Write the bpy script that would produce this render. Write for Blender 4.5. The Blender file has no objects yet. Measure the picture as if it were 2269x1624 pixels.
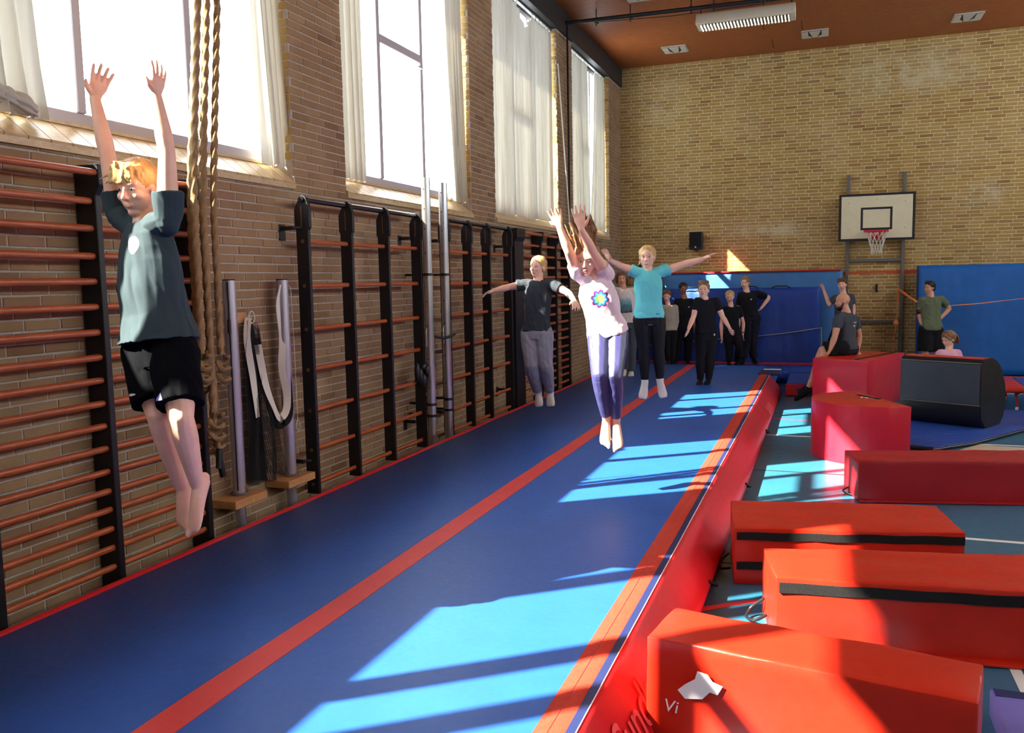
import bpy, bmesh, math, random
from mathutils import Vector, Matrix, noise

random.seed(7)
S = bpy.context.scene
COL = S.collection
PI = math.pi

# ------------------------------------------------------------------ camera
cam_d = bpy.data.cameras.new('camera')
cam = bpy.data.objects.new('camera', cam_d)
COL.objects.link(cam)
Rr = Vector((0.93790992, 0.34637299, -0.01872782))
Ru = Vector((-0.01772512, 0.1017752, 0.9946495))
Rf = Vector((-0.34642575, 0.93255968, -0.10159547))
cam.matrix_world = Matrix(((Rr.x, Ru.x, -Rf.x, 4.15), (Rr.y, Ru.y, -Rf.y, 0.0), (Rr.z, Ru.z, -Rf.z, 1.9), (0, 0, 0, 1)))
cam_d.sensor_width = 36
cam_d.lens = 36 * 1860 / 2269
cam_d.clip_start = 0.05
cam_d.clip_end = 300
S.camera = cam

# ------------------------------------------------------------------ light
W = bpy.data.worlds.new('sky')
S.world = W
W.use_nodes = True
bg = W.node_tree.nodes['Background']
bg.inputs[0].default_value = (0.86, 0.93, 1.0, 1)
bg.inputs[1].default_value = 13
sun_d = bpy.data.lights.new('sun', 'SUN')
sun_d.energy = 47
sun_d.color = (1.0, 0.90, 0.72)
sun_d.angle = math.radians(0.55)
sun = bpy.data.objects.new('sun', sun_d)
COL.objects.link(sun)
sun.location = (-12, -8, 14)
SUN_DIR = Vector((1.0, 0.79, -1.04)).normalized()
sun.rotation_euler = SUN_DIR.to_track_quat('-Z', 'Y').to_euler()
vs = S.view_settings
vs.view_transform = 'Standard'
vs.look = 'None'
vs.exposure = 0.2
vs.gamma = 1
vs.use_curve_mapping = False
S.cycles.max_bounces = 9
S.cycles.diffuse_bounces = 6
S.cycles.glossy_bounces = 3
S.cycles.transmission_bounces = 6
S.cycles.transparent_max_bounces = 12
S.cycles.sample_clamp_indirect = 8
S.cycles.caustics_reflective = False
S.cycles.caustics_refractive = False


# ------------------------------------------------------------------ helpers
def lin(c):
    return tuple((x / 12.92 if x <= 0.04045 else ((x + 0.055) / 1.055) ** 2.4) for x in c)


def rgb(r, g, b):
    return lin((r / 255, g / 255, b / 255)) + (1,)


class NT:
    def __init__(s, name):
        s.m = bpy.data.materials.new(name)
        s.m.use_nodes = True
        s.t = s.m.node_tree
        s.b = s.t.nodes['Principled BSDF']
        s.out = s.t.nodes['Material Output']

    def n(s, k, **kw):
        x = s.t.nodes.new(k)
        for a, v in kw.items():
            setattr(x, a, v)
        return x

    def l(s, a, b):
        s.t.links.new(a, b)

    def val(s, inp, v):
        if hasattr(v, 'links'):
            s.l(v, inp)
        else:
            inp.default_value = v

    def math(s, op, a, b=0.0, c=None):
        x = s.n('ShaderNodeMath', operation=op)
        s.val(x.inputs[0], a)
        s.val(x.inputs[1], b)
        if c is not None:
            s.val(x.inputs[2], c)
        return x.outputs[0]

    def mix(s, f, a, b):
        x = s.n('ShaderNodeMix', data_type='RGBA')
        s.val(x.inputs[0], f)
        s.val(x.inputs[6], a)
        s.val(x.inputs[7], b)
        return x.outputs[2]

    def noise(s, scale, detail=3, rough=0.5, vec=None, dist=0.0):
        x = s.n('ShaderNodeTexNoise')
        x.inputs['Scale'].default_value = scale
        x.inputs['Detail'].default_value = detail
        x.inputs['Roughness'].default_value = rough
        x.inputs['Distortion'].default_value = dist
        if vec is not None:
            s.l(vec, x.inputs['Vector'])
        return x.outputs[0]

    def coord(s, scale=(1, 1, 1), kind='Object'):
        tc = s.n('ShaderNodeTexCoord')
        mp = s.n('ShaderNodeMapping')
        mp.inputs['Scale'].default_value = scale
        s.l(tc.outputs[kind], mp.inputs['Vector'])
        return mp.outputs[0]

    def ramp(s, f, stops):
        x = s.n('ShaderNodeValToRGB')
        e = x.color_ramp.elements
        e[0].position, e[0].color = stops[0]
        e[1].position, e[1].color = stops[-1]
        for p, c in stops[1:-1]:
            q = e.new(p)
            q.color = c
        s.l(f, x.inputs[0])
        return x.outputs[0]

    def bump(s, h, strength=0.3, dist=0.01):
        x = s.n('ShaderNodeBump')
        x.inputs['Strength'].default_value = strength
        x.inputs['Distance'].default_value = dist
        s.l(h, x.inputs['Height'])
        s.l(x.outputs[0], s.b.inputs['Normal'])


def mat(name, col, rough=0.6, spec=0.4, metal=0.0, var=0.0, vscale=6, bump=0.0, bscale=60, bdist=0.004, emit=None, stretch=(1, 1, 1)):
    t = NT(name)
    t.b.inputs['Roughness'].default_value = rough
    t.b.inputs['Specular IOR Level'].default_value = spec
    t.b.inputs['Metallic'].default_value = metal
    t.b.inputs['Base Color'].default_value = col
    co = t.coord(stretch)
    if var:
        f = t.noise(vscale, 4, 0.6, co)
        d = tuple(c * (1 - var) for c in col[:3]) + (1,)
        e = tuple(min(1, c * (1 + var)) for c in col[:3]) + (1,)
        t.l(t.ramp(f, [(0.3, d), (0.7, e)]), t.b.inputs['Base Color'])
    if bump:
        t.bump(t.noise(bscale, 4, 0.6, co), bump, bdist)
    if emit:
        t.b.inputs['Emission Color'].default_value = emit[0]
        t.b.inputs['Emission Strength'].default_value = emit[1]
    return t.m


class MB:
    def __init__(s):
        s.v, s.f, s.mi = [], [], []

    def add(s, vs, fs, mi=0):
        o = len(s.v)
        s.v += [tuple(x) for x in vs]
        s.f += [tuple(i + o for i in f) for f in fs]
        s.mi += [mi] * len(fs)
        return s

    def box(s, x0, x1, y0, y1, z0, z1, mi=0):
        v = [(x, y, z) for z in (z0, z1) for y in (y0, y1) for x in (x0, x1)]
        return s.add(v, [(0, 2, 3, 1), (4, 5, 7, 6), (0, 1, 5, 4), (2, 6, 7, 3), (0, 4, 6, 2), (1, 3, 7, 5)], mi)

    def beam(s, p, q, w, h, up=(0, 0, 1), mi=0):
        p, q = Vector(p), Vector(q)
        d = (q - p).normalized()
        u = Vector(up)
        a = d.cross(u)
        if a.length < 1e-4:
            a = d.cross(Vector((1, 0, 0)))
        a.normalize()
        b = a.cross(d)
        v = [c + a * (i * w / 2) + b * (j * h / 2) for c in (p, q) for i, j in ((-1, -1), (1, -1), (1, 1), (-1, 1))]
        return s.add(v, [(3, 2, 1, 0), (4, 5, 6, 7), (0, 1, 5, 4), (1, 2, 6, 5), (2, 3, 7, 6), (3, 0, 4, 7)], mi)

    def prism(s, poly, z0, z1, mi=0):
        n = len(poly)
        v = [(x, y, z0) for x, y in poly] + [(x, y, z1) for x, y in poly]
        return s.add(v, [tuple(range(n - 1, -1, -1)), tuple(range(n, 2 * n))] + [(i, (i + 1) % n, n + (i + 1) % n, n + i) for i in range(n)], mi)

    def loft(s, rings, mi=0, cap=True):
        n = len(rings[0])
        v = [p for r in rings for p in r]
        f = []
        for k in range(len(rings) - 1):
            for i in range(n):
                j = (i + 1) % n
                f.append((k * n + i, k * n + j, (k + 1) * n + j, (k + 1) * n + i))
        if cap:
            f.append(tuple(range(n - 1, -1, -1)))
            f.append(tuple((len(rings) - 1) * n + i for i in range(n)))
        return s.add(v, f, mi)

    def tube(s, pts, r, n=8, mi=0, flat=1.0, u0=None, cap=True):
        pts = [Vector(p) for p in pts]
        rs = r if isinstance(r, (list, tuple)) else [r] * len(pts)
        u = Vector(u0) if u0 is not None else None
        rings = []
        for i, p in enumerate(pts):
            a = pts[max(i - 1, 0)]
            b = pts[min(i + 1, len(pts) - 1)]
            t = (b - a)
            if t.length < 1e-7:
                t = Vector((0, 0, 1))
            t.normalize()
            if u is None:
                u = t.cross(Vector((0, 0, 1)))
                if u.length < 0.1:
                    u = t.cross(Vector((1, 0, 0)))
            u = (u - t * u.dot(t))
            if u.length < 1e-5:
                u = t.orthogonal()
            u.normalize()
            w = t.cross(u)
            rings.append([p + u * (rs[i] * math.cos(2 * PI * k / n)) + w * (rs[i] * flat * math.sin(2 * PI * k / n)) for k in range(n)])
        return s.loft(rings, mi, cap)

    def ball(s, c, r, rot=None, nu=12, nv=8, mi=0):
        c = Vector(c)
        if not isinstance(r, (tuple, list)):
            r = (r, r, r)
        v, f = [], []
        for j in range(1, nv):
            th = PI * j / nv
            for i in range(nu):
                ph = 2 * PI * i / nu
                p = Vector((r[0] * math.sin(th) * math.cos(ph), r[1] * math.sin(th) * math.sin(ph), r[2] * math.cos(th)))
                v.append(c + (rot @ p if rot else p))
        t = Vector((0, 0, r[2]))
        v.append(c + (rot @ t if rot else t))
        v.append(c - (rot @ t if rot else t))
        T, B = len(v) - 2, len(v) - 1
        for j in range(nv - 2):
            for i in range(nu):
                k = (i + 1) % nu
                f.append((j * nu + i, (j + 1) * nu + i, (j + 1) * nu + k, j * nu + k))
        for i in range(nu):
            k = (i + 1) % nu
            f.append((T, i, k))
            f.append((B, (nv - 2) * nu + k, (nv - 2) * nu + i))
        return s.add(v, f, mi)

    def mesh(s, name, mats):
        me = bpy.data.meshes.new(name)
        me.from_pydata(s.v, [], s.f)
        for m in (mats if isinstance(mats, (list, tuple)) else [mats]):
            me.materials.append(m)
        if any(s.mi):
            me.polygons.foreach_set('material_index', s.mi)
        return me

    def build(s, name, mats, parent=None, smooth=None, bevel=0.0, seg=1, loc=None, fix=False):
        """Vertices are given in the parent's space (parents are not rotated)."""
        me = s.mesh(name, mats)
        if bevel or fix:
            bm = bmesh.new()
            bm.from_mesh(me)
            if fix:
                bmesh.ops.recalc_face_normals(bm, faces=bm.faces)
            if bevel:
                bmesh.ops.bevel(bm, geom=[e for e in bm.edges if len(e.link_faces) == 2 and e.calc_face_angle(0) > 0.5], offset=bevel, segments=seg, profile=0.6, affect='EDGES')
            bm.to_mesh(me)
            bm.free()
        if smooth is not None:
            me.polygons.foreach_set('use_smooth', [True] * len(me.polygons))
            if smooth < 179:
                me.set_sharp_from_angle(angle=math.radians(smooth))
        o = bpy.data.objects.new(name, me)
        COL.objects.link(o)
        if parent is not None:
            o.parent = parent
        if loc:
            o.location = loc
        return o


def tag(o, label=None, cat=None, group=None, kind=None):
    if label:
        o['label'] = label
    if cat:
        o['category'] = cat
    if group:
        o['group'] = group
    if kind:
        o['kind'] = kind
    return o


def root(name, loc=(0, 0, 0), label=None, cat=None, group=None, kind=None):
    o = bpy.data.objects.new(name, None)
    o.empty_display_size = 0.1
    COL.objects.link(o)
    o.location = loc
    return tag(o, label, cat, group, kind)


def inst(name, me, parent=None, loc=(0, 0, 0), rot=None, scale=None):
    o = bpy.data.objects.new(name, me)
    COL.objects.link(o)
    if parent is not None:
        o.parent = parent
    o.location = loc
    if rot:
        o.rotation_euler = rot
    if scale:
        o.scale = scale
    return o


def arc(cx, cy, r, a0, a1, n):
    return [(cx + r * math.cos(math.radians(a0 + (a1 - a0) * i / (n - 1))), cy + r * math.sin(math.radians(a0 + (a1 - a0) * i / (n - 1)))) for i in range(n)]


# ------------------------------------------------------------------ materials
def brick_material(name, cols):
    t = NT(name)
    a = t.n('ShaderNodeAttribute', attribute_name='tone')
    r = t.ramp(a.outputs['Fac'], [(q, rgb(*c)) for q, c in zip((0.0, 0.25, 0.55, 0.8, 1.0), cols)])
    co = t.coord(kind='Generated')
    tc = t.n('ShaderNodeNewGeometry')
    f = t.noise(38, 4, 0.7, tc.outputs['Position'])
    g = t.noise(1.1, 3, 0.6, tc.outputs['Position'])
    c = t.mix(t.math('MULTIPLY', f, 0.45), r, rgb(112, 82, 50))
    c = t.mix(t.math('MULTIPLY', t.math('SUBTRACT', g, 0.45), 1.2), c, rgb(196, 172, 128))
    # pale salt bloom on the bricks, in patches of its own shape
    for (x, y, z, sx, sz, k) in ((3.1, 18.1, 2.86, 1.0, 0.22, 0.75), (5.6, 18.1, 5.7, 1.5, 0.5, 0.5), (6.9, 18.1, 3.3, 0.7, 0.35, 0.45), (1.0, 18.1, 5.5, 0.6, 0.6, 0.25)):
        d = t.n('ShaderNodeVectorMath', operation='SUBTRACT')
        t.l(tc.outputs['Position'], d.inputs[0])
        d.inputs[1].default_value = (x, y, z)
        e = t.n('ShaderNodeVectorMath', operation='DIVIDE')
        t.l(d.outputs[0], e.inputs[0])
        e.inputs[1].default_value = (sx, 1.0, sz)
        q = t.n('ShaderNodeVectorMath', operation='LENGTH')
        t.l(e.outputs[0], q.inputs[0])
        m = t.math('MULTIPLY', t.math('MAXIMUM', t.math('SUBTRACT', 1.0, q.outputs['Value']), 0.0), t.math('MULTIPLY', t.math('MAXIMUM', t.math('SUBTRACT', t.noise(3.5, 4, 0.65, tc.outputs['Position']), 0.36), 0.0), 7.0))
        c = t.mix(t.math('MINIMUM', t.math('MULTIPLY', m, k), 0.75), c, rgb(206, 194, 158))
    t.l(c, t.b.inputs['Base Color'])
    t.b.inputs['Roughness'].default_value = 0.82
    t.b.inputs['Specular IOR Level'].default_value = 0.25
    t.bump(t.noise(140, 3, 0.7, tc.outputs['Position']), 0.5, 0.003)
    return t.m


def mortar_material(name, a, b):
    t = NT(name)
    tc = t.n('ShaderNodeNewGeometry')
    f = t.noise(25, 4, 0.7, tc.outputs['Position'])
    t.l(t.ramp(f, [(0.3, a), (0.7, b)]), t.b.inputs['Base Color'])
    t.b.inputs['Roughness'].default_value = 0.9
    t.bump(f, 0.5, 0.003)
    return t.m


def vinyl(name, col, rough=0.38, var=0.10, wr=0.25, spec=0.4):
    t = NT(name)
    co = t.coord()
    f = t.noise(3.5, 4, 0.6, co)
    d = tuple(c * (1 - var) for c in col[:3]) + (1,)
    e = tuple(min(1, c * (1 + var)) for c in col[:3]) + (1,)
    t.l(t.ramp(f, [(0.3, d), (0.7, e)]), t.b.inputs['Base Color'])
    g = t.noise(30, 4, 0.7, co)
    t.l(t.math('MULTIPLY_ADD', g, 0.25, rough - 0.12), t.b.inputs['Roughness'])
    t.b.inputs['Specular IOR Level'].default_value = spec
    h = t.math('ADD', t.math('MULTIPLY', t.noise(5, 2, 0.45, co, 0.3), 1.0), t.math('MULTIPLY', t.noise(320, 2, 0.5, co), 0.05))
    t.bump(h, wr, 0.02)
    return t.m


def wood(name, c0, c1, scale=(1, 14, 14), rough=0.45, spec=0.4):
    t = NT(name)
    co = t.coord(scale)
    f = t.noise(5, 5, 0.65, co, 0.6)
    t.l(t.ramp(f, [(0.3, c0), (0.7, c1)]), t.b.inputs['Base Color'])
    t.b.inputs['Roughness'].default_value = rough
    t.b.inputs['Specular IOR Level'].default_value = spec
    t.bump(f, 0.15, 0.002)
    return t.m


def sheer(name, col, trans=0.008):
    t = NT(name)
    t.t.nodes.remove(t.b)
    d = t.n('ShaderNodeBsdfDiffuse')
    tl = t.n('ShaderNodeBsdfTranslucent')
    tr = t.n('ShaderNodeBsdfTransparent')
    co = t.coord((1, 1, 0.2))
    c = t.ramp(t.noise(9, 3, 0.6, co), [(0.3, tuple(x * 0.88 for x in col[:3]) + (1,)), (0.7, col)])
    t.l(c, d.inputs[0])
    t.l(c, tl.inputs[0])
    m1 = t.n('ShaderNodeMixShader')
    m1.inputs[0].default_value = 0.065
    t.l(d.outputs[0], m1.inputs[1])
    t.l(tl.outputs[0], m1.inputs[2])
    m2 = t.n('ShaderNodeMixShader')
    m2.inputs[0].default_value = trans
    t.l(m1.outputs[0], m2.inputs[1])
    t.l(tr.outputs[0], m2.inputs[2])
    t.l(m2.outputs[0], t.out.inputs[0])
    return t.m


def glass_material():
    t = NT('window_glass')
    t.t.nodes.remove(t.b)
    tr = t.n('ShaderNodeBsdfTransparent')
    tr.inputs[0].default_value = (0.96, 0.98, 0.97, 1)
    gl = t.n('ShaderNodeBsdfGlossy')
    gl.inputs['Roughness'].default_value = 0.02
    m = t.n('ShaderNodeMixShader')
    m.inputs[0].default_value = 0.04
    t.l(tr.outputs[0], m.inputs[1])
    t.l(gl.outputs[0], m.inputs[2])
    t.l(m.outputs[0], t.out.inputs[0])
    return t.m


def net_material(name, col, scale):
    """Knotted netting: threads with open squares between them."""
    t = NT(name)
    tc = t.n('ShaderNodeTexCoord')
    sp = t.n('ShaderNodeSeparateXYZ')
    t.l(tc.outputs['UV'], sp.inputs[0])
    fx = t.math('ABSOLUTE', t.math('SUBTRACT', t.math('FRACT', t.math('MULTIPLY', sp.outputs[0], scale)), 0.5))
    fy = t.math('ABSOLUTE', t.math('SUBTRACT', t.math('FRACT', t.math('MULTIPLY', sp.outputs[1], scale)), 0.5))
    m = t.math('GREATER_THAN', t.math('MAXIMUM', fx, fy), 0.36)
    t.b.inputs['Base Color'].default_value = col
    t.b.inputs['Roughness'].default_value = 0.8
    t.l(m, t.b.inputs['Alpha'])
    return t.m


M = {}
M['brick'] = brick_material('yellow_brick', [(148, 114, 62), (170, 136, 74), (184, 152, 84), (192, 162, 96), (166, 124, 76)])
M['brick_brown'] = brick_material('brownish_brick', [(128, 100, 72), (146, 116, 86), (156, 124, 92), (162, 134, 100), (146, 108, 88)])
M['mortar'] = mortar_material('mortar', rgb(206, 194, 156), rgb(234, 224, 188))
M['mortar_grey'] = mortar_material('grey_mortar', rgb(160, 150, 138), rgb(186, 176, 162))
M['glass'] = glass_material()
M['frame'] = mat('window_paint', rgb(176, 170, 176), 0.5)
M['sillwood'] = wood('sill_wood', rgb(176, 150, 110), rgb(206, 182, 142), (6, 3, 6), 0.35)
M['curtain'] = sheer('curtain_cloth', rgb(198, 193, 180))
M['beam'] = mat('dark_beam', rgb(44, 42, 44), 0.6, var=0.15)
M['ceiling'] = wood('ceiling_wood', rgb(138, 72, 34), rgb(180, 102, 52), (1.2, 9, 9), 0.5)
M['ceiling_gap'] = mat('ceiling_gap', rgb(60, 28, 14), 0.8)
M['black'] = mat('black_lacquer', rgb(24, 24, 30), 0.42, 0.4, var=0.15)
M['blacktube'] = mat('black_gloss_tube', rgb(20, 22, 26), 0.22, 0.6)
M['rung'] = wood('rung_wood', rgb(150, 72, 36), rgb(186, 98, 56), (6, 1, 6), 0.32, 0.5)
M['plug'] = mat('wood_plug', rgb(120, 80, 52), 0.6)
M['steel'] = mat('steel_tube', rgb(178, 178, 182), 0.28, 0.5, 0.85, var=0.1, vscale=3, bump=0.1, bscale=30)
M['alu'] = mat('aluminium_post', rgb(186, 182, 196), 0.34, 0.5, 0.75, var=0.05)
M['hole'] = mat('dark_hole', rgb(14, 14, 16), 0.8)
M['rope'] = mat('hemp_rope', rgb(150, 122, 88), 0.9, 0.15, var=0.2, vscale=30, bump=0.5, bscale=160)
M['ropeend'] = mat('black_rubber', rgb(20, 21, 26), 0.5)
M['plywood'] = wood('pale_plywood', rgb(176, 126, 78), rgb(204, 154, 104), (2, 8, 8), 0.6)
M['track_blue'] = vinyl('track_blue', rgb(30, 84, 170), 0.45, 0.06, 0.10)
M['track_red'] = vinyl('track_red', rgb(204, 30, 42), 0.34, 0.05, 0.12)
M['stripe_red'] = vinyl('stripe_red', rgb(212, 62, 60), 0.5, 0.06, 0.08)
M['velcro_red'] = mat('velcro_red', rgb(198, 62, 44), 0.85, 0.2, var=0.12, vscale=40, bump=0.8, bscale=260, bdist=0.006)
M['navy'] = mat('navy_strap', rgb(30, 40, 86), 0.5)
M['white_tape'] = mat('white_piping', rgb(230, 226, 232), 0.5)
M['block_red'] = vinyl('block_red', rgb(188, 37, 20), 0.36, 0.08, 0.30)
M['block_dark'] = vinyl('block_dark_red', rgb(158, 20, 30), 0.45, 0.08, 0.25)
M['block_pink'] = vinyl('block_pinkish_red', rgb(206, 36, 56), 0.34, 0.06, 0.12)
M['block_black'] = vinyl('block_slate', rgb(52, 62, 74), 0.36, 0.10, 0.15)
M['block_black2'] = vinyl('block_black', rgb(24, 24, 28), 0.45, 0.15, 0.25)
M['velcro_black'] = mat('velcro_black', rgb(30, 28, 30), 0.9, 0.2, var=0.3, vscale=120, bump=0.8, bscale=300, bdist=0.004)
M['mat_navy'] = vinyl('mat_navy', rgb(26, 62, 150), 0.5, 0.12, 0.5)
M['mat_blue'] = vinyl('mat_blue', rgb(60, 116, 176), 0.5, 0.08, 0.35)
M['mat_bright'] = vinyl('mat_bright_blue', rgb(12, 96, 178), 0.5, 0.08, 0.35)
M['mat_edge'] = vinyl('mat_edge_red', rgb(190, 34, 44), 0.4)
M['roll_blue'] = vinyl('roll_mat_blue', rgb(34, 70, 158), 0.5, 0.06, 0.08)
M['lavender'] = vinyl('lavender_pad', rgb(110, 104, 176), 0.5)
M['cream_board'] = mat('cream_board', rgb(222, 214, 180), 0.5, 0.4, var=0.03)
M['ink'] = mat('black_paint', rgb(22, 20, 24), 0.5)
M['grey_steel'] = mat('grey_painted_steel', rgb(104, 102, 98), 0.5, 0.4)
M['hoop_red'] = mat('hoop_red', rgb(190, 40, 58), 0.35, 0.5)
M['white_cord'] = mat('white_cord', rgb(226, 220, 206), 0.7)
M['orange'] = mat('orange_tape', rgb(250, 146, 66), 0.5)
M['red_line'] = mat('red_line_paint', rgb(206, 76, 40), 0.7)
M['lamp_white'] = mat('lamp_enamel', rgb(216, 208, 188), 0.4)
M['lamp_glow'] = mat('lamp_tube', rgb(250, 240, 220), 0.4, emit=((1.0, 0.92, 0.75, 1), 1.1))
M['vent'] = mat('vent_white', rgb(206, 202, 190), 0.5)
M['radiator'] = mat('radiator_enamel', rgb(150, 138, 116), 0.5)
M['cord_grey'] = mat('grey_cord', rgb(150, 152, 160), 0.7)
M['plain'] = mat('plaster', rgb(190, 176, 140), 0.9)


def floor_material():
    t = NT('sports_floor')
    co = t.coord()
    f = t.noise(0.7, 4, 0.6, co)
    t.l(t.ramp(f, [(0.3, rgb(36, 92, 120)), (0.7, rgb(46, 108, 136))]), t.b.inputs['Base Color'])
    t.l(t.math('MULTIPLY_ADD', t.noise(12, 3, 0.6, co), 0.2, 0.22), t.b.inputs['Roughness'])
    return t.m


M['floor'] = floor_material()
M['line_white'] = mat('line_white', rgb(220, 220, 214), 0.5)
M['line_black'] = mat('line_black', rgb(34, 34, 40), 0.5)
M['line_red'] = mat('line_red', rgb(176, 50, 60), 0.5)
M['tan'] = mat('tan_court', rgb(196, 178, 150), 0.5)


# ------------------------------------------------------------------ room shell
ZC = 6.33          # ceiling height
YB = 18.1          # back wall
XR, YN = 11.5, -5.0  # unseen right wall and wall behind the camera
WIN = [(-0.72, 2.23), (3.08, 6.04), (6.86, 9.84), (10.65, 13.52), (14.40, 17.06)]
SILL = 2.74
WTOP = 5.96

fl = tag(MB().box(-0.3, XR, YN, YB + 0.2, -0.2, 0.0).build('floor', M['floor']), kind='structure')
w = MB().box(-0.3, 0, YN, YB, 0, SILL - 0.03)
ys = [YN] + [y for ab in WIN for y in ab] + [YB]
piers = [(ys[i], ys[i + 1]) for i in range(0, len(ys), 2)]
for a, b in piers:
    w.box(-0.3, 0, a, b, SILL - 0.03, ZC)
for a, b in WIN:
    w.box(-0.3, -0.24, a, b, SILL - 0.03, SILL + 0.19)
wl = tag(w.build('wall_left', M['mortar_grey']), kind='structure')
wb = tag(MB().box(-0.3, XR + 0.2, YB, YB + 0.25, -0.2, ZC + 0.3).build('wall_back', M['mortar']), kind='structure')
WR_ = [(-4.2, -1.4), (-0.6, 2.4), (3.2, 6.2), (7.0, 10.0), (10.8, 13.8), (14.4, 17.4)]   # windows of the opposite side, out of view
q = MB().box(XR, XR + 0.2, YN, YB, 0, 4.4).box(XR, XR + 0.2, YN, YB, 5.5, ZC)
ye = [YN] + [y for ab in WR_ for y in ab] + [YB]
for i in range(0, len(ye), 2):
    q.box(XR, XR + 0.2, ye[i], ye[i + 1], 4.4, 5.5)
wr = tag(q.build('wall_right', M['plain']), kind='structure')
wn = tag(MB().box(-0.3, XR + 0.2, YN - 0.2, YN, 0, ZC).build('wall_front', M['plain']), kind='structure')
ce = tag(MB().box(-0.3, XR + 0.2, YN - 0.2, YB + 0.2, ZC + 0.02, ZC + 0.3).build('ceiling', M['ceiling_gap']), kind='structure')
ev = tag(MB().box(-1.62, -0.3, YN, YB + 3, 6.5, 6.72).build('roof_eave', M['beam']), kind='structure')
bm_ = tag(MB().box(-0.3, 0.05, YN, YB, WTOP, ZC + 0.01).build('trim_1', M['beam'], bevel=0.008), kind='structure')

# ceiling boards run across the hall; joined because each is a few pixels high
rnd = random.Random(3)
cb = MB()
y = 9.0
while y < YB:
    x = -rnd.random() * 3
    while x < XR:
        L = rnd.choice((3.0, 3.6, 4.2))
        cb.box(max(x + 0.003, 0.05), min(x + L - 0.003, XR), y, y + 0.082, ZC, ZC + 0.018)
        x += L
    y += 0.089
tag(cb.build('ceiling_boards', M['ceiling'], ce), kind='stuff')
tag(MB().box(0.05, XR, YN, 9.0, ZC, ZC + 0.018).build('ceiling_lining', M['ceiling'], ce))

# ------------------------------------------------------------------ bricks
BL, BH, JT = 0.24, 0.0667, 0.011


def brick_shape(L, H=BH - JT, d=0.006, c=0.003):
    """Brick face proud of the mortar, local x along the wall, y up, z outwards."""
    a, b = L / 2, H / 2
    v = [(-a, -b, -0.012), (a, -b, -0.012), (a, b, -0.012), (-a, b, -0.012),
         (-a, -b, d - c), (a, -b, d - c), (a, b, d - c), (-a, b, d - c),
         (-a + c, -b + c, d), (a - c, -b + c, d), (a - c, b - c, d), (-a + c, b - c, d)]
    f = [(0, 1, 5, 4), (1, 2, 6, 5), (2, 3, 7, 6), (3, 0, 4, 7), (4, 5, 9, 8), (5, 6, 10, 9), (6, 7, 11, 10), (7, 4, 8, 11), (8, 9, 10, 11)]
    return v, f


def set_tone(me, tones, per):
    at = me.attributes.new('tone', 'FLOAT', 'FACE')
    vals = []
    for t in tones:
        vals += [t] * per
    at.data.foreach_set('value', vals)


_bm = {}


def brick_mesh(L, tone, mt):
    k = (round(L, 2), round(tone * 11), mt)
    if k not in _bm:
        me = bpy.data.meshes.new('brick')
        v, f = brick_shape(k[0])
        me.from_pydata(v, [], f)
        me.materials.append(M[mt])
        set_tone(me, [k[1] / 11], 9)
        _bm[k] = me
    return _bm[k]


SHIFT = [0.0, 0.18, 0.0, 0.06]


def lay(regions, o, U, N, parent, near, n_single, name='brick', mt='brick'):
    """regions: (u0, u1, z0, z1, bond). o: origin, U: direction along the wall, N: outward. near(u, z): distance key."""
    U, N = Vector(U), Vector(N)
    Z = Vector((0, 0, 1))
    rot = Matrix((U, Z, N)).transposed()
    lst = []
    r = random.Random(11)
    for (u0, u1, z0, z1, bl) in regions:
        row = int(math.ceil((z0 + 0.01) / BH))
        while (row + 1) * BH <= z1 + 0.02:
            sh = SHIFT[row % 4] * (bl / BL)
            u = math.floor((u0 - sh) / bl) * bl + sh
            zc = row * BH + BH / 2
            while u < u1:
                a, b = max(u + JT / 2, u0 + 0.001), min(u + bl - JT / 2, u1 - 0.001)
                if b - a > 0.035:
                    t = min(1, max(0, r.gauss(0.5, 0.24)))
                    lst.append(((a + b) / 2, zc, b - a, t, r.uniform(-0.0025, 0.002), r.uniform(-0.0015, 0.0015)))
                u += bl
            row += 1
    lst.sort(key=lambda q: near(q[0], q[1]))
    for (u, z, L, t, dd, dz) in lst[:n_single]:
        ob = inst(name, brick_mesh(L, t, mt), parent)
        p = Vector(o) + U * u + Z * (z + dz) + N * dd
        ob.matrix_local = Matrix.Translation(p) @ rot.to_4x4()
    vs_, fs_, tn = [], [], []
    for (u, z, L, t, dd, dz) in lst[n_single:]:
        v, f = brick_shape(L)
        p = Vector(o) + U * u + Z * (z + dz) + N * dd
        k = len(vs_)
        for q in v:
            vs_.append(tuple(p + U * q[0] + Z * q[1] + N * q[2]))
        fs_ += [tuple(i + k for i in g) for g in f]
        tn.append(t)
    me = bpy.data.meshes.new('brickwork')
    me.from_pydata(vs_, [], fs_)
    me.materials.append(M[mt])
    set_tone(me, tn, 9)
    ob = inst('brickwork', me, parent)
    tag(ob, kind='stuff')


# back wall: u = x
lay([(0.0, 9.6, 0.0, ZC, BL)], (0, YB, 0), (1, 0, 0), (0, -1, 0), wb,
    lambda u, z: abs(u - 6.5) + (0 if z > 2.1 and z < 6.2 else 50) + abs(z - 4) * 0.6, 300)
# left wall: u = y reversed so that local z points into the hall
regs = [(-18.1, -1.2, 0.0, 41 * BH, BL)]
for a, b in piers[1:]:
    regs.append((-b, -a, 41 * BH - 0.01, WTOP, BL))
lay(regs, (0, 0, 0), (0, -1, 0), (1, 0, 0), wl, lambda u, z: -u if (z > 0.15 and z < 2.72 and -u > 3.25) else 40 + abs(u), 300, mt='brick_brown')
# window reveals that face the camera: header bricks
for a, b in piers[1:]:
    row = []
    lay([(-0.235, -0.002, SILL + 0.12, WTOP, 0.12)], (0, a, 0), (1, 0, 0), (0, -1, 0), wl, lambda u, z: u, 0)

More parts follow.
